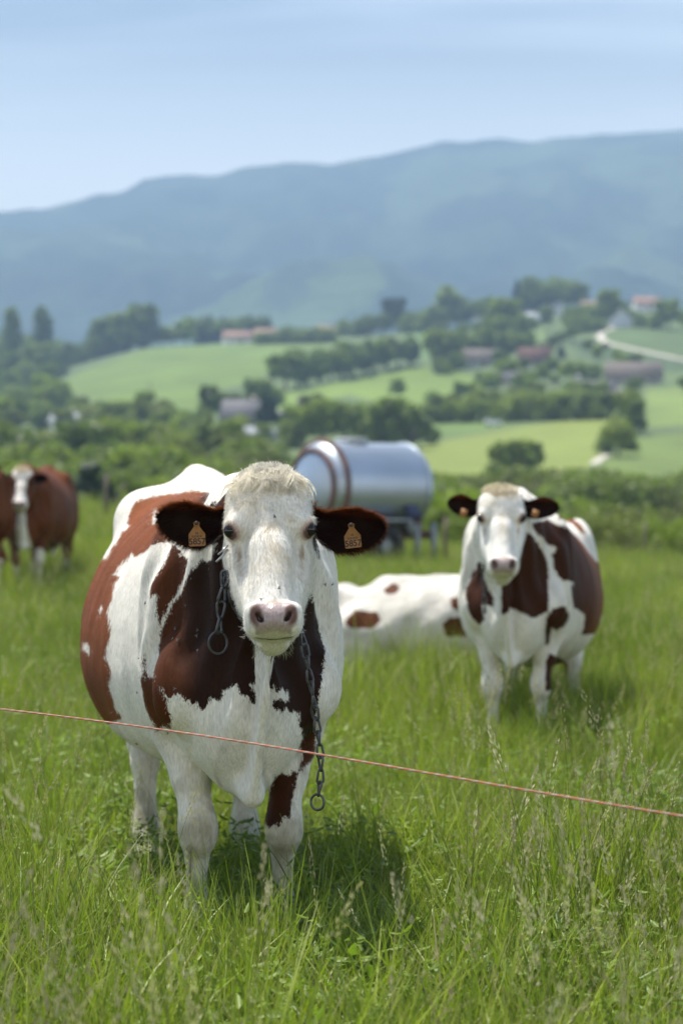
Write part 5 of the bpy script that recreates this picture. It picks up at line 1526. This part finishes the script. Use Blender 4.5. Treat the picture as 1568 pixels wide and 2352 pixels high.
def forelock(e, hd, rs):
    """tousled cream hair over the poll, falling on the forehead, in clumped locks"""
    nl = 330; P = []; D = []; Cc = []; Ln = []; Nr = []
    for k in range(nl):
        s = np.clip(rs.normal(0, .055), -.092, .092); l0 = rs.uniform(-.060, .035)
        s_ = s * (1 - .15 * (l0 < -.03))
        nn = .012 - .09 * (abs(s) / .112) ** 2.6 - .9 * max(0, -l0 + .005) ** 1.05 + .01
        root = np.array([s_, l0, nn])
        base = np.array([s * 3.2 + rs.normal() * .25, 1.0, .25 + rs.normal() * .1])
        if abs(s) > .07: base = np.array([s * 2.5 + rs.normal() * .3, 1.1, .0])
        base /= np.linalg.norm(base)
        ll = rs.uniform(.035, .072) * (1.1 if l0 > -.01 else .95)
        tone = rs.uniform(.86, 1.05) * (.65 + .3 * rs.uniform() if rs.uniform() < .22 else 1)
        for j in range(18):
            q = root + rs.normal(size=3) * np.array([.0045, .0045, .0025])
            P.append(hd.w(*q)); d = base + rs.normal(size=3) * .10
            D.append(hd.Rm @ (d / np.linalg.norm(d)))
            Cc.append(np.array([.95, .90, .78]) * tone * rs.uniform(.88, 1.1)); Ln.append(ll * rs.uniform(.75, 1.15)); Nr.append(hd.N)
    P, D = np.array(P), np.array(D)
    # locks share their curl
    seg = 6; n = len(P); cur = P.copy(); d = D.copy(); pts = [cur.copy()]
    lockc = np.repeat(rs.normal(size=(nl, 3)) * .32, 18, 0)
    L = np.array(Ln)[:, None] / seg
    HB = head_blob(hd); lift = np.repeat(rs.uniform(.003, .024, nl), 18) + rs.uniform(-.001, .003, n)
    for k in range(seg):
        d = d + lockc + rs.normal(size=(n, 3)) * .05 - hd.N[None] * .16 * (k > 0) + np.array([0, 0, -.10])
        d /= np.linalg.norm(d, axis=1, keepdims=True)
        cur = cur + d * L
        for _ in range(2):                                # keep the locks lying on the skull
            dd0 = HB.at(cur)
            gr = np.stack([HB.at(cur + v) - dd0 for v in np.eye(3) * .003], 1); gr /= np.linalg.norm(gr, axis=1, keepdims=True) + 1e-9
            cur = cur + gr * np.clip(lift - dd0, -.006, .05)[:, None]
        pts.append(cur.copy())
    side = np.cross(D, np.array(Nr)); side += rs.normal(size=side.shape) * .3; side /= np.linalg.norm(side, axis=1, keepdims=True)
    V = []
    for k, p in enumerate(pts):
        w = .0017 * (1 - .8 * k / seg) * .5
        V += [p - side * w, p + side * w]
    V = np.stack(V, 1).reshape(-1, 3)
    b = np.arange(n)[:, None, None] * (2 * (seg + 1)) + np.arange(seg)[None, :, None] * 2
    F = (b + np.array([0, 1, 3, 2])[None, None]).reshape(-1, 4)
    o = link('forelock', mesh_data('forelock', V, F, M['hair'], True, {'tint': np.repeat(np.array(Cc), 2 * (seg + 1), 0)}), e)
    prop(o, kind='stuff')
    # fly-away hairs over the crown and long lashes and whiskers
    P = []; D = []; Ln = []; Cl = []
    for k in range(160):
        a = rs.uniform(-1, 1)
        P.append(hd.w(a * .10, -.045 - .02 * rs.uniform() + .05 * abs(a) ** 3, -.04 - .03 * abs(a))); dd = hd.S * (a * 1.2 + rs.normal() * .4) - hd.L * .9 + hd.N * rs.normal() * .5
        D.append(dd / np.linalg.norm(dd)); Ln.append(rs.uniform(.012, .032)); Cl.append((.8, .74, .6))
    for s in (-1, 1):
        for k in range(60):
            P.append(hd.w(s * (.112 + rs.uniform(-.006, .008)), .176 + rs.uniform(-.004, .006), -.030 + rs.uniform(-.02, .012)))
            dd = hd.S * s * rs.uniform(.3, .9) + hd.L * rs.uniform(.5, 1) + hd.N * .4; D.append(dd / np.linalg.norm(dd)); Ln.append(rs.uniform(.012, .024)); Cl.append((.82, .80, .74))
        for k in range(26):
            P.append(hd.w(s * rs.uniform(.07, .086), rs.uniform(.43, .50), rs.uniform(-.09, -.03)))
            dd = hd.S * s * 1.0 + hd.L * rs.normal() * .4 + hd.N * rs.uniform(0, .5); D.append(dd / np.linalg.norm(dd)); Ln.append(rs.uniform(.008, .024)); Cl.append((.75, .72, .68))
    for k in range(240):
        s = rs.uniform(-1, 1)
        P.append(hd.w(s * .058, .49 + rs.uniform(-.06, .035), -.13 + rs.uniform(-.02, .01))); dd = np.array([s * .5, -.1, -1.0]) + rs.normal(size=3) * .2; D.append(dd / np.linalg.norm(dd)); Ln.append(rs.uniform(.010, .026)); Cl.append((.45, .44, .28))
    V3, F3, pv = ribbons(np.array(P), np.array(D), np.array(Ln), .0011, 4, .05, .12, rs)
    prop(link('whiskers', mesh_data('whiskers', V3, F3, M['hair'], True, {'tint': np.repeat(np.array(Cl), pv, 0)}), e), kind='stuff')

# ------------------------------------------------------------------ chain, rope, flies
def link_mesh(L, W, r, mat, n=8):
    """one forged chain link, long axis z, slightly twisted"""
    P = []
    s = (L - W) / 2
    for k in range(28):
        t = k / 28 * 2 * math.pi
        x = (W / 2 - r) * math.sin(t); z = (W / 2 - r) * math.cos(t) + (s if math.cos(t) >= 0 else -s)
        P.append((x * math.cos(z / L * .9), x * math.sin(z / L * .9), z))
    return MB().tube(P, r, n, closed=True).data('link', mat, True)

def build_chain():
    iron = simple('dark_iron', (.10, .10, .105), .38, metal=.85, noise=.35, scale=60, bump=.25, bscale=400)
    e = empty('neck_chain', tuple(pt(600, 1300, 5.75)))
    prop(e, 'dark iron tether chain hanging round the neck of the front cow, ring at each end', 'chain')
    o0 = np.array(e.location)
    lm = link_mesh(.047, .027, .0037, iron)
    def put(P, Lk, twist0=0, sc_=1.0):
        P = np.array(P, float)
        seg = np.linalg.norm(np.diff(P, axis=0), axis=1); cum = np.concatenate([[0], np.cumsum(seg)])
        n = max(1, int(round(cum[-1] / Lk)))
        for k in range(n):
            a = np.array([np.interp(cum[-1] * k / n, cum, P[:, j]) for j in range(3)])
            b = np.array([np.interp(cum[-1] * (k + 1) / n, cum, P[:, j]) for j in range(3)])
            d = Vector(b - a); q = d.to_track_quat('Z', 'Y')
            ob = link('link', lm, e, tuple((a + b) / 2 - o0))
            ob.rotation_mode = 'QUATERNION'
            tw = twist0 + (R(28) if k % 2 else R(-50)) + R(7) * math.sin(k * 1.7)
            ob.rotation_quaternion = q @ Matrix.Rotation(tw, 4, 'Z').to_quaternion()
            ob.scale = (sc_, sc_, sc_ * (d.length / Lk))
    yl = 5.62
    put([pt(519, 1312, yl), pt(514, 1350, yl), pt(509, 1384, yl), pt(506, 1420, yl), pt(504, 1454, yl)], .0475, 0, 1.3)
    def ring(px, py, y, rx, rz_, r, yaw):
        c = pt(px, py, y)
        th = np.linspace(0, 2 * np.pi, 36, endpoint=False)
        P = [(rx * math.cos(t) * math.cos(yaw), rx * math.cos(t) * math.sin(yaw), rz_ * math.sin(t)) for t in th]
        MB().tube(P, r, 10, closed=True).build('ring', iron, e, True, tuple(c - o0))
    ring(501, 1476, yl - .005, .0255, .0305, .0034, R(12))
    # under the jaw and up to the nape, half hidden by the head
    put([pt(521, 1322, yl), pt(530, 1370, yl + .01), pt(548, 1412, yl + .0), pt(585, 1452, yl - .01), pt(640, 1470, yl - .01), pt(690, 1448, yl)], .038)
    put([pt(521, 1322, yl), pt(524, 1285, yl + .06), pt(540, 1230, yl + .12)], .038)
    # toggle bar
    steel = simple('worn_steel', (.45, .45, .46), .3, metal=.9, noise=.2, scale=60)
    MB().tube([pt(497, 1291, yl - .03) - o0, pt(524, 1262, yl - .02) - o0], .0036, 8).tube([pt(501, 1274, yl - .03) - o0, pt(524, 1252, yl - .02) - o0], .0028, 8).build('toggle_bar', steel, e, True)
    P = [pt(693, 1452, 5.58), pt(700, 1490, 5.57), pt(708, 1535, 5.57), pt(717, 1590, 5.57), pt(726, 1650, 5.58), pt(732, 1700, 5.58), pt(737, 1745, 5.58), pt(736, 1790, 5.58), pt(731, 1826, 5.58)]
    put(P, .0345, .5, .98)
    ring(729, 1842, 5.575, .0190, .0215, .0036, R(-20))

def build_second_chain():
    iron = simple('dull_iron', (.08, .08, .085), .5, metal=.8, noise=.3, scale=60)
    lm = link_mesh(.050, .028, .0042, iron)
    e = empty('neck_chain', tuple(pt(1106, 1296, 10.22)))
    prop(e, 'thin dark chain hanging beside the jaw of the right cow', 'chain')
    o0 = np.array(e.location); A = pt(1106, 1296, 10.22); Bq = pt(1113, 1408, 10.20)
    for k in range(6):
        c = A + (Bq - A) * (k + .5) / 6
        ob = link('link', lm, e, tuple(c - o0)); ob.rotation_euler = (0, R(3), R(70) * (k % 2)); ob.scale = (1, 1, .98)

def build_rope():
    A = pt(0, 1632, 5.45); Bp = pt(1568, 1862, 4.25)
    d = Bp - A
    A2 = A - d * .9; B2 = Bp + d * .5
    n = 2600
    t = np.linspace(0, 1, n)[:, None]
    core = A2 + (B2 - A2) * t
    core[:, 2] -= .012 * np.sin(np.linspace(0, math.pi * 3, n))
    L = np.linalg.norm(B2 - A2)
    u = (B2 - A2) / L; up = np.array([0, 0, 1.0]); sd = np.cross(u, up); sd /= np.linalg.norm(sd); up2 = np.cross(sd, u)
    om = simple('orange_polywire', (.45, .16, .10), .65, noise=.15, scale=40)
    wm = simple('pale_polywire', (.42, .37, .34), .55, noise=.1, scale=40)
    e = empty('fence_rope', tuple((A2 + B2) / 2)); o0 = (A2 + B2) / 2
    prop(e, 'thin orange and white twisted electric fence rope stretched across in front of the cows', 'fence rope')
    for k in range(4):
        ph = t[:, 0] * L / .034 * 2 * math.pi + k * math.pi / 2
        P = core + (sd * np.cos(ph)[:, None] + up2 * np.sin(ph)[:, None]) * .0014 - o0
        step = P[::2] if k else P[::2]
        MB().tube(step, .0013, 5).build('strand', wm if k == 0 else om, e, True)

def build_flies(body_eval):
    dark = simple('fly_body', (.02, .018, .02), .35)
    spots = [(430, 1393, 5.80), (458, 1447, 5.72), (455, 1458, 5.72), (400, 1468, 5.8), (404, 1445, 5.8), (457, 1496, 5.7), (405, 1582, 5.75), (640, 1352, 5.30), (601, 1378, 5.28), (761, 1342, 6.5), (745, 1342, 6.5), (322, 1512, 6.3), (337, 1385, 6.4), (318, 1590, 6.4), (388, 1682, 5.85), (316, 1706, 6.3), (412, 1470, 5.8), (630, 1187, 5.42)]
    mb = MB().ball((0, 0, 0), (.0016, .003, .0014), 8, 6).ball((0, -.0035, 0), .0012, 8, 6)
    base = mb.data('body', dark, True)
    wg = MB()
    for s in (-1, 1): wg.add([(0, 0, .001), (s * .002, .005, .0015), (s * .0035, .0045, .0015), (s * .0022, .0005, .0012)], [[0, 1, 2, 3]])
    wing = wg.data('wings', M['wing'], False)
    dg = bpy.context.evaluated_depsgraph_get()
    for k, (px, py, y) in enumerate(spots):
        tgt = Vector(pt(px, py, 10)) ; o = Vector((0, 0, CAM_H)); dr = (tgt - o).normalized()
        hit, loc, nor, *_ = sc.ray_cast(dg, o, dr, distance=12)
        p = loc + nor * .004 if hit and loc.y < 9 else Vector(pt(px, py, y))
        e = empty('fly', p); e.rotation_mode = 'QUATERNION'
        if hit and loc.y < 9: e.rotation_quaternion = nor.to_track_quat('Z', 'Y') @ Matrix.Rotation(k * 1.3, 4, 'Z').to_quaternion()
        e.scale = (1.25,) * 3
        where = 'on the white face' if 595 < px < 645 else ('on the white right flank' if px > 700 else ('on the brown shoulder and chest' if 395 < px < 470 and py < 1600 else ('on the white belly and leg' if py > 1560 else 'on the white left flank')))
        prop(e, 'small dark fly sitting %s of the front cow' % where, 'fly', 'flies on the front cow')
        link('body', base, e); link('wings', wing, e)

# ------------------------------------------------------------------ grass
def blade_set(rs, n, rad, hmin, hmax, wid, lean, seg=4):
    a = rs.uniform(0, 2 * np.pi, n); r = rad * np.sqrt(rs.uniform(0, 1, n))
    P = np.stack([r * np.cos(a), r * np.sin(a), np.full(n, -.01)], 1)
    h = rs.uniform(hmin, hmax, n); az = rs.uniform(0, 2 * np.pi, n); ln = np.abs(rs.normal(0, lean, n)) + .05
    bend = rs.uniform(.2, 1.6, n) * (.5 + ln)
    w = wid * rs.uniform(.6, 1.3, n)
    dirh = np.stack([np.cos(az), np.sin(az), np.zeros(n)], 1)
    tw = az + np.pi / 2 + rs.normal(0, .6, n)
    side = np.stack([np.cos(tw), np.sin(tw), np.zeros(n)], 1)
    V = []; cur = P.copy(); ang = ln.copy()
    for k in range(seg + 1):
        f = k / seg
        ww = (w * (1 - f ** 1.6) * .5 + .0003)[:, None]
        V += [cur - side * ww, cur + side * ww]
        st = (h / seg)[:, None]
        cur = cur + dirh * (np.sin(ang)[:, None] * st) + np.array([0, 0, 1.0]) * (np.cos(ang)[:, None] * st)
        ang = ang + bend / seg * (.4 + 1.2 * f)
    V = np.stack(V, 1).reshape(-1, 3)
    b = np.arange(n)[:, None, None] * (2 * (seg + 1)) + np.arange(seg)[None, :, None] * 2
    F = (b + np.array([0, 1, 3, 2])[None, None]).reshape(-1, 4)
    v = np.repeat(rs.uniform(0, 1, n), 2 * (seg + 1))
    return V, F, v

def stem_set(rs, n, rad, hmin, hmax):
    """flowering stems: thin culm and a loose seed head of small spikelets"""
    VV = []; FF = []; vv = []; off = 0; mi = []
    for k in range(n):
        a = rs.uniform(0, 6.28); r = rad * math.sqrt(rs.uniform()); h = rs.uniform(hmin, hmax); az = rs.uniform(0, 6.28); ln = abs(rs.normal(0, .13)); bd = rs.uniform(.1, .55)
        seg = 7; cur = np.array([r * math.cos(a), r * math.sin(a), 0]); pts = []; ang = ln
        d = np.array([math.cos(az), math.sin(az), 0])
        for s in range(seg + 1):
            pts.append(cur.copy()); cur = cur + (d * math.sin(ang) + np.array([0, 0, math.cos(ang)])) * h / seg; ang += bd / seg * (.3 + 1.6 * s / seg)
        pts = np.array(pts); wd = np.linspace(.0018, .0009, seg + 1)
        for ax in (np.array([1.0, 0, 0]), np.array([0, 1.0, 0])):
            V = np.stack([pts - ax * wd[:, None] / 2, pts + ax * wd[:, None] / 2], 1).reshape(-1, 3)
            F = [[2 * i, 2 * i + 1, 2 * i + 3, 2 * i + 2] for i in range(seg)]
            VV.append(V); FF.append(np.array(F) + off); off += len(V); mi += [0] * seg; vv += [rs.uniform()] * len(V)
        # seed head
        hl = rs.uniform(.06, .14); tight = rs.uniform(.0015, .009)
        m = int(22 + tight * 1200)
        top = pts[-1]; dd = pts[-1] - pts[-2]; dd /= np.linalg.norm(dd)
        c = rs.uniform(); sv = rs.uniform()
        t = rs.uniform(0, 1, m); w = tight * (1 - t) ** .7 + .0012
        aa = rs.uniform(0, 6.28, m)
        o = np.stack([np.cos(aa) * w, np.sin(aa) * w, rs.normal(0, .002, m)], 1)
        p0 = top + dd * (t[:, None] - .25) * hl + o
        sp = dd[None] * .011 + o * .45 + rs.normal(size=(m, 3)) * .0012
        sd = np.cross(sp, rs.normal(size=(m, 3))); sd /= np.linalg.norm(sd, axis=1, keepdims=True); sd *= .0019
        V = np.stack([p0, p0 + sp * .5 + sd, p0 + sp, p0 + sp * .5 - sd], 1).reshape(-1, 3)
        F = np.arange(m * 4).reshape(-1, 4) + off
        VV.append(V); FF.append(F); off += len(V); mi += [1] * m; vv += list(np.clip(sv + rs.normal(0, .12, len(V)), 0, 1))
    return np.concatenate(VV), np.concatenate(FF), np.array(vv), mi

def scatter(name, objs, P, rot, scl, tint, idx, label_kind='stuff'):
    col = bpy.data.collections.new(name + '_source')
    for o in objs: col.objects.link(o)
    me = bpy.data.meshes.new(name); me.vertices.add(len(P)); me.vertices.foreach_set('co', np.asarray(P, np.float32).ravel())
    for nm, ty, arr, key in (('rot', 'FLOAT_VECTOR', rot, 'vector'), ('scl', 'FLOAT', scl, 'value'), ('tint', 'FLOAT', tint, 'value'), ('idx', 'INT', idx, 'value')):
        at = me.attributes.new(nm, ty, 'POINT'); at.data.foreach_set(key, np.asarray(arr, np.int32 if ty == 'INT' else np.float32).ravel())
    o = link(name, me)
    ng = bpy.data.node_groups.new(name, 'GeometryNodeTree')
    ng.interface.new_socket('Geometry', in_out='INPUT', socket_type='NodeSocketGeometry')
    ng.interface.new_socket('Geometry', in_out='OUTPUT', socket_type='NodeSocketGeometry')
    n, l = ng.nodes, ng.links
    gi = n.new('NodeGroupInput'); go = n.new('NodeGroupOutput')
    ip = n.new('GeometryNodeInstanceOnPoints'); ci = n.new('GeometryNodeCollectionInfo')
    ci.inputs['Collection'].default_value = col; ci.inputs['Separate Children'].default_value = True; ci.inputs['Reset Children'].default_value = True
    ip.inputs['Pick Instance'].default_value = True
    def na(nm, ty):
        a = n.new('GeometryNodeInputNamedAttribute'); a.data_type = ty; a.inputs['Name'].default_value = nm; return a.outputs['Attribute']
    l.new(gi.outputs[0], ip.inputs['Points']); l.new(ci.outputs[0], ip.inputs['Instance'])
    l.new(na('idx', 'INT'), ip.inputs['Instance Index'])
    e2r = n.new('FunctionNodeEulerToRotation')
    l.new(na('rot', 'FLOAT_VECTOR'), e2r.inputs[0]); l.new(e2r.outputs[0], ip.inputs['Rotation'])
    l.new(na('scl', 'FLOAT'), ip.inputs['Scale'])
    l.new(ip.outputs[0], go.inputs[0])
    md = o.modifiers.new('scatter', 'NODES'); md.node_group = ng
    prop(o, kind='stuff')
    return o

def field_points(rs, dens, y0, y1, side=.185, pad=.5):
    """random points on the pasture inside the widening view, plus a margin either side"""
    out = []
    ys = np.linspace(y0, y1, 60)
    for a, b in zip(ys[:-1], ys[1:]):
        w = side * (a + b) / 2 + pad
        n = rs.poisson(2 * w * (b - a) * dens((a + b) / 2))
        out.append(np.stack([rs.uniform(-w, w, n), rs.uniform(a, b, n)], 1))
    P = np.concatenate(out)
    return P

def build_grass():
    rs = np.random.RandomState(12)
    blade = leafy('grass_blade', (.050, .105, .010), (.42, .47, .07), .40, .44, .38, True)
    dry = leafy('grass_straw', (.18, .16, .07), (.36, .34, .18), .35, .7, .12, True)
    stemm = leafy('grass_stem', (.07, .11, .03), (.15, .17, .06), .25, .8, .08, True)
    seed = leafy('grass_seed_head', (.28, .22, .14), (.60, .54, .36), .3, .6, .3, True)
    objs = []
    for k in range(6):
        if k < 4: V, F, v = blade_set(rs, 50, .085, .13, .32, .0062, .62)
        else: V, F, v = blade_set(rs, 30, .07, .22, .42, .0052, .36)
        mi = np.repeat(rs.uniform(size=len(F) // 4) < .10, 4).astype(int)
        objs.append(bpy.data.objects.new('grass_tuft', mesh_data('grass_tuft', V, F, None, True, {'v': v}, mats=[blade, dry], fmat=mi)))
    weed = leafy('broad_leaf', (.09, .16, .02), (.28, .37, .06), .4, .45, .35, True)
    cl_o = []
    for k in range(4):
        m = 34; a = rs.uniform(0, 6.28, m); r = .11 * np.sqrt(rs.uniform(size=m)); h = rs.uniform(.04, .17, m)
        Pc = np.stack([r * np.cos(a), r * np.sin(a), h], 1)
        out = np.stack([np.cos(a), np.sin(a), rs.normal(.15, .35, m)], 1) + rs.normal(size=(m, 3)) * .35; out /= np.linalg.norm(out, axis=1, keepdims=True)
        sd = np.cross(out, np.tile([0, 0, 1.0], (m, 1)) + rs.normal(size=(m, 3)) * .25); sd /= np.linalg.norm(sd, axis=1, keepdims=True)
        ln = rs.uniform(.016, .042, m)[:, None]; wd = ln * rs.uniform(.12, .28, m)[:, None]; dp = np.cross(sd, out) * ln * .12
        Vc = np.stack([Pc, Pc + out * ln * .35 + sd * wd - dp, Pc + out * ln * .75 + sd * wd * .7 - dp, Pc + out * ln, Pc + out * ln * .75 - sd * wd * .7 - dp, Pc + out * ln * .35 - sd * wd - dp], 1).reshape(-1, 3)
        b = np.arange(m)[:, None] * 6
        Fc = np.concatenate([b + [0, 1, 2, 3], b + [0, 3, 4, 5]])
        cl_o.append(bpy.data.objects.new('meadow_herb', mesh_data('meadow_herb', Vc, Fc, weed, True, {'v': np.repeat(rs.uniform(size=m), 6)})))
    Pw = field_points(rs, lambda y: np.interp(y, [3, 8, 14, 45], [75, 70, 34, 10]), 3.0, 44)
    Pw = Pw[rs.uniform(size=len(Pw)) < .35 + 1.1 * fbm(Pw[:, 0] * 1.7, Pw[:, 1] * 1.3, 3, 95)]; nw = len(Pw)
    scatter('meadow_herbs', cl_o, np.stack([Pw[:, 0], Pw[:, 1], terrain(Pw[:, 0], Pw[:, 1])], 1), np.stack([rs.normal(0, .1, nw), rs.normal(0, .1, nw), rs.uniform(0, 6.28, nw)], 1), rs.uniform(.8, 1.6, nw), rs.uniform(0, 1, nw), rs.randint(0, 4, nw))
    P = field_points(rs, lambda y: np.interp(y, [3, 7, 12, 20, 30, 45], [125, 120, 80, 42, 30, 26]), 3.0, 44)
    zz = terrain(P[:, 0], P[:, 1])
    n = len(P)
    big = fbm(P[:, 0] * 1.1, P[:, 1] * .8, 3, 77)
    idx = np.where(rs.uniform(size=n) < np.interp(P[:, 1], [3, 5.4, 6.2], [.34, .30, .16]) + .25 * np.clip(big, 0, 1), rs.randint(4, 6, n), rs.randint(0, 4, n))
    scl = np.clip(rs.normal(1, .24, n) + .45 * big, .45, 1.9) * np.interp(P[:, 1], [3, 7, 12, 45], [.86, .86, 1.05, 1.15])
    under = (P[:, 0] > -.95) & (P[:, 0] < .05) & (P[:, 1] > 6.15) & (P[:, 1] < 8.2)
    scl = scl * np.where(under, .58, 1)                 # trodden down under the front cow
    rot = np.stack([rs.normal(0, .12, n), rs.normal(0, .12, n), rs.uniform(0, 6.28, n)], 1)
    tint = np.clip(.5 + .5 * fbm(P[:, 0] * .9 + 5, P[:, 1] * .7, 3, 78) + rs.normal(0, .16, n), 0, 1)
    scatter('grass', objs, np.stack([P[:, 0], P[:, 1], zz], 1), rot, scl, tint, idx)
    st = []
    for k in range(5):
        V, F, v, mi = stem_set(rs, 5, .09, .30, .56)
        st.append(bpy.data.objects.new('flowering_grass', mesh_data('flowering_grass', V, F, None, False, {'v': v}, mats=[stemm, seed], fmat=mi)))
    P = field_points(rs, lambda y: np.interp(y, [3, 5.5, 6.5, 9, 14, 30, 45], [58, 42, 15, 11, 10, 6, 4]), 3.0, 44)
    cl = fbm(P[:, 0] * 1.3 + 3, P[:, 1] * .9, 3, 79)
    keep = (rs.uniform(size=len(P)) < .45 + .9 * cl) & ~((P[:, 0] > -.85) & (P[:, 0] < .40) & (P[:, 1] > 4.0) & (P[:, 1] < 7.5) & (rs.uniform(size=len(P)) < .93))
    P = P[keep]; n = len(P)
    zz = terrain(P[:, 0], P[:, 1])
    scatter('tall_grass', st, np.stack([P[:, 0], P[:, 1], zz], 1), np.stack([rs.normal(0, .1, n), rs.normal(0, .1, n), rs.uniform(0, 6.28, n)], 1),
            np.clip(rs.normal(.95, .16, n), .5, 1.4) * np.interp(P[:, 1], [3, 5, 6], [1.12, 1.12, 1.0]), rs.uniform(0, 1, n), rs.randint(0, 5, n))

# ------------------------------------------------------------------ assemble
M = {}
build_terrain()
build_mountain()
build_trees()
fill_trees()
build_houses()
build_tanker()

M['coat'] = coat_material(); M['hair'] = hair_material()
M['eye'] = simple('eye_dark', (.010, .007, .006), .12, noise=.1, spec=.45)
M['wing'] = simple('fly_wing', (.12, .12, .13), .3)
tagm = dict(tag=simple('tag_orange_plastic', (.33, .155, .05), .55, noise=.12, scale=60), stud=simple('tag_stud', (.06, .04, .03), .4), ink=simple('tag_ink', (.03, .02, .015), .6))

def local(loc, yaw, p):
    d = np.array(p) - np.array(loc); c, s = math.cos(-yaw), math.sin(-yaw)
    return np.array([c * d[0] - s * d[1], s * d[0] + c * d[1], d[2]])

# front cow
loc = (-.300, 6.04, float(terrain(-.3, 6.04)) ); yaw = R(9)
MAINH = Head(local(loc, yaw, pt(617, 1086, 5.60)), yaw=math.degrees(-yaw) + 3.5, tilt=34, roll=-1.0)
def tags_main(e, hd, info, body):
    forelock(e, hd, np.random.RandomState(21))
    up = np.array([0, 0, 1.0])
    for (eo, fr, sp), (px, py, tilt) in zip(info, ((453, 1237, R(2)), (810, 1241, R(6)))):
        c = local(loc, yaw, pt(px, py, sp['tagy']))
        rt = np.array([math.cos(tilt), -.02, math.sin(tilt)]); uu = np.array([-math.sin(tilt) + (.18 if px < 600 else 0) * 0, 0, math.cos(tilt)])
        if px < 600: uu = uu + np.array([-.22, 0, 0])
        ear_tag(e, c, rt, uu, tagm)
def earspec(px, py, y, wu, wl, face, tagy=0, rootp=None):
    return dict(tip=local(loc, yaw, pt(px, py, y)), wu=wu, wl=wl, face=face, tagy=tagy, root=None if rootp is None else local(loc, yaw, pt(*rootp)))
ears = (earspec(362, 1190, 5.68, .046, .078, (-.10, -1, -.10), 5.62, (528, 1196, 5.66)), earspec(884, 1215, 5.66, .046, .076, (.12, -1, -.10), 5.60, (708, 1196, 5.65)))
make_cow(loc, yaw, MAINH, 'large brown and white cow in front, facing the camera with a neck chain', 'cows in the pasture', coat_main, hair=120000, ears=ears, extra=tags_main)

# right cow
loc = (.935, 10.85, float(terrain(.935, 10.85))); yaw = R(-10.5)
RH = Head(local(loc, yaw, pt(1150, 1118, 10.35)), yaw=math.degrees(-yaw) - 2, tilt=32)
ears = (dict(tip=local(loc, yaw, pt(1026, 1155, 10.42)), wu=.05, wl=.062, face=(-.2, -1, -.1)), dict(tip=local(loc, yaw, pt(1284, 1166, 10.42)), wu=.05, wl=.062, face=(.2, -1, -.1)))
def tags_right(e, hd, info, body):
    for px, py in ((1064, 1178), (1228, 1180)):
        c = local(loc, yaw, pt(px, py, 10.36))
        t = MB().box((0, 0, 0), (.034, .002, .04), ry=R(20)).build('ear_tag', tagm['tag'], e, False, c)
    forelock_small(e, hd)
def forelock_small(e, hd):
    rs = np.random.RandomState(31); n = 900
    s = rs.uniform(-.09, .09, n); l0 = rs.uniform(-.04, .06, n)
    P = np.stack([hd.w(a, b_, .008 - .07 * (abs(a) / .11) ** 2.4 - .5 * max(0, -b_)) for a, b_ in zip(s, l0)])
    D = np.stack([hd.S * a * 4 + hd.L + hd.N * .4 for a in s]); D /= np.linalg.norm(D, axis=1, keepdims=True)
    V3, F3, pv = ribbons(P, D, rs.uniform(.02, .045, n), .0024, 3, .1, .2, rs)
    prop(link('forelock', mesh_data('forelock', V3, F3, M['hair'], True, {'tint': np.repeat(np.array([[.72, .64, .48]]) * rs.uniform(.8, 1.1, (n, 1)), pv, 0)}), e), kind='stuff')
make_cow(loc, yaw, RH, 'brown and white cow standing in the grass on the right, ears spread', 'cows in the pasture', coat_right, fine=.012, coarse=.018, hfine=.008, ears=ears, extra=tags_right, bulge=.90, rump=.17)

# left cow and its neighbour cut by the frame
loc = (-3.46, 22.4, float(terrain(-3.46, 22.4))); yaw = R(-1)
LH = Head(local(loc, yaw, pt(52, 1074, 21.9)), yaw=math.degrees(-yaw) + 2, tilt=32)
ears = (dict(tip=local(loc, yaw, pt(0, 1106, 21.95)), wu=.05, wl=.06, face=(-.2, -1, -.1)), dict(tip=local(loc, yaw, pt(112, 1100, 21.95)), wu=.05, wl=.06, face=(.2, -1, -.1)))
make_cow(loc, yaw, LH, 'dark brown cow with a white face standing far off at the left edge', 'cows in the pasture', coat_left, fine=.016, coarse=.022, hfine=.011, ears=ears, bulge=.86, rump=.04, extra=lambda e, hd, i, b: forelock_small(e, hd))
loc = (-5.08, 21.7, float(terrain(-5.08, 21.7))); yaw = R(-118)
NH = Head((.0, -.75, 1.15), yaw=0, tilt=35)
ears = (dict(tip=NH.w(-.26, .09, -.10), wu=.05, wl=.06, face=(-.2, -1, -.1)), dict(tip=NH.w(.26, .09, -.10), wu=.05, wl=.06, face=(.2, -1, -.1)))
make_cow(loc, yaw, NH, 'dark brown cow mostly cut off by the left edge of the picture', 'cows in the pasture', coat_left, fine=.018, coarse=.024, hfine=.013, ears=ears)

# lying cow
loc = (1.05, 15.0, float(terrain(1.0, 15.0)) + .02); yaw = R(74)
YH = Head((.0, -.62, .92), yaw=30, tilt=35)
ears = (dict(tip=YH.w(-.26, .09, -.10), wu=.05, wl=.06, face=(-.2, -1, -.1)), dict(tip=YH.w(.26, .09, -.10), wu=.05, wl=.06, face=(.2, -1, -.1)))
lying, _, _ = make_cow(loc, yaw, YH, 'white cow with small brown patches lying in the grass between the others', 'cows in the pasture', coat_lying, fine=.014, coarse=.018, hfine=.010, ears=ears, blob=lying_blob, bounds=((-.65, -1.3, -.02), (.65, 1.8, 1.25)))
lying.scale = (1, 1, .94)

build_chain()
build_second_chain()
build_rope()
build_flies(None)
build_grass()
build_haze()
